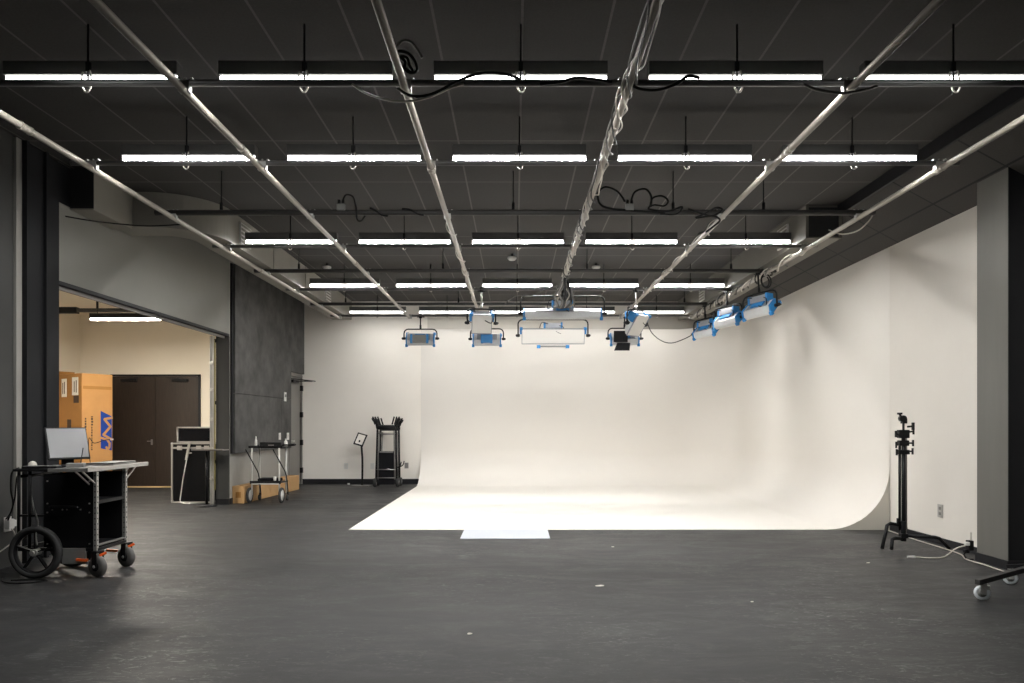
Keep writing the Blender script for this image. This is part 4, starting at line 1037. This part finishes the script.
hub = MB(); hub.cyl((0, 0, .08), (0, 0, .30), .030, 14); hub.cb((0, 0, .14), (.075, .07, .05)); hub.build('base_hub', 'black_metal', cs, bevel=.003)
tknob((-.03, 0, .30), (-.045, -.02, 0))
MB().tube([(0, 0, .14), (.30, -.08, .135), (.34, -.09, .125), (.44, -.115, .014)], .019, 10).build('leg', 'black_metal', cs)
MB().tube([(0, 0, .25), (-.13, .03, .27), (-.17, .02, .25), (-.275, -.08, .014)], .019, 10).build('leg', 'black_metal', cs)
MB().tube([(0, 0, .11), (-.12, -.05, .12), (-.16, -.07, .11), (-.20, -.13, .014)], .019, 10).build('leg', 'black_metal', cs)
# rolling stand at the right edge
rs = thing('rolling_stand', 'black rolling stand base with clear caster wheels in front of the pillar', 'light stand', (4.35, 6.02, 0))
def caster(px, py, pz, yaw):
    mt = Matrix.Translation((px, py, .057)) @ Matrix.Rotation(yaw, 4, 'Z') @ Matrix.Rotation(R(90), 4, 'X')
    wo = MB().lathe([(.03, -.014), (.048, -.016), (.057, -.006), (.057, .006), (.048, .016), (.03, .014)], 24, mt).build('caster_wheel', 'clear_wheel', rs)
    MB().lathe([(0, -.017), (.031, -.0165), (.031, .0165), (0, .017)], 18, mt).build('wheel_disc', 'grey_plastic', wo)
    MB().lathe([(0, -.022), (.010, -.021), (.010, .021), (0, .022)], 12, mt).build('axle_bolt', 'steel', wo)
    fk = MB(); mr = Matrix.Translation((px, py, .057)) @ Matrix.Rotation(yaw, 4, 'Z')
    for s in (-1, 1): fk.box(-.006, .03, s * .021 - .002, s * .021 + .002, -.008, .07, mr)
    fk.box(-.02, .035, -.023, .023, .066, .075, mr); fk.cyl(mr @ Vector((.01, 0, .07)), mr @ Vector((.01, 0, pz - .057)), .011, 10)
    fk.box(.03, .052, -.016, .016, .03, .06, mr)
    fk.build('caster_fork', 'alu', rs)
tips = [(-.77, -.40), (.30, -.30)]
b = MB(); b.cyl((0, 0, .12), (0, 0, .30), .045, 16); b.cb((0, 0, .20), (.12, .12, .06)); b.build('base_hub', 'black_metal', rs, bevel=.004)
for i, (x, y) in enumerate(tips):
    MB().bar((0, 0, .20), (x, y, .145), .042, .04).build('leg', 'pipe_dark', rs, bevel=.003)
    dx, dy = Vector((x, y)).normalized()
    caster(x * .93, y * .93, .15, R(-33) if i == 0 else R(-35))
caster(-.12, .18, .15, R(-35))
MB().bar((0, 0, .20), (-.13, .20, .15), .035, .03).build('leg', 'black_metal', rs)
MB().cyl((0, 0, .3), (0, 0, 1.25), .018, 12).build('column', 'black_metal', rs)
MB().cyl((0, 0, 1.2), (0, 0, 1.3), .028, 12).build('collar', 'black_metal', rs)
# cables at the right wall
cp_ = [(4.78, 9.30, .008), (4.72, 8.60, .008), (4.70, 8.0, .008), (4.66, 7.6, .008), (4.55, 7.32, .008), (4.54, 7.0, .008), (4.52, 6.72, .008), (4.50, 6.5, .008)]
cable('floor_cable', 'long white cable lying along the foot of the right wall', cp_, .006, 'cable_pale', 6)
cp_ = [(4.10, 7.42, .010), (4.25, 7.37, .008), (4.38, 7.42, .008), (4.47, 7.48, .03), (4.53, 7.46, .09), (4.59, 7.40, .13)]
cable('floor_cable', 'short white cable curving over the floor up to the plugs at the pillar', cp_, .007, 'cable_pale', 8)
pl = thing('cable_plug', 'small white plug at the loose end of the short floor cable', 'plug', (4.06, 7.42, .001))
MB().box(-.05, .03, -.012, .012, .001, .02).build('shell', 'white_plastic', pl, bevel=.003)
ps = thing('plug_cluster', 'cluster of black and white plugs at the pillar foot', 'plugs', (4.61, 7.36, .12))
MB().cb((0, 0, .02), (.05, .06, .10)).build('adapter', 'black_plastic', ps, bevel=.005)
MB().cb((-.04, -.02, .04), (.04, .04, .035)).build('plug', 'white_plastic', ps, bevel=.005)
MB().cb((-.03, .01, -.04), (.05, .04, .035)).build('plug', 'black_plastic', ps, bevel=.005)
MB().tube(spline([(-.03, 0, -.04), (-.07, -.02, -.07), (-.05, -.04, -.11), (0, -.06, -.112)], 5), .008, 6).build('lead', 'cable_black', ps)
MB().tube([(.01, .0, .05), (.012, .0, .15)], .007, 6).build('lead', 'cable_pale', ps)

# ------------------------------------------------------------------ bits on the floor
def scrap(lab, px, py, w, d, yaw):
    Y = CZ * F / (py - CY); v = at(px, py, Y); rnd = random.Random(px)
    n = 7; pts = [(math.cos(2 * math.pi * k / n) * w / 2 * rnd.uniform(.6, 1.1), math.sin(2 * math.pi * k / n) * d / 2 * rnd.uniform(.6, 1.1)) for k in range(n)]
    o = MB().prism(pts, Matrix.Rotation(yaw, 4, 'Z'), .004).build('paper_scrap', 'white_paper', loc=(v.x, Y, .001)); tag(o, lab, 'paper scrap', 'white scraps on the dark floor')
scrap('largest white paper scrap on the dark floor, in the middle', 599, 586, .10, .05, .3)
scrap('white paper scrap lying nearest the camera on the dark floor', 470, 634, .045, .035, .9)
scrap('small white speck on the floor just in front of the cyclorama', 613, 547, .04, .03, .2)
scrap('white speck on the floor between cyclorama and black light stand', 868, 563, .05, .03, .5)
scrap('tiny white speck on the bare floor right of the largest scrap', 752, 602, .035, .02, .4)

# ------------------------------------------------------------------ world and colour
wd = bpy.data.worlds.new('world'); scene.world = wd; wd.use_nodes = True
wd.node_tree.nodes['Background'].inputs['Color'].default_value = (.5, .5, .5, 1)
wd.node_tree.nodes['Background'].inputs['Strength'].default_value = .1
scene.view_settings.view_transform = 'Standard'
scene.view_settings.look = 'None'
scene.view_settings.exposure = 0.06
scene.cycles.max_bounces = 10
scene.cycles.diffuse_bounces = 6
scene.cycles.use_denoising = True
scene.cycles.sample_clamp_indirect = 6
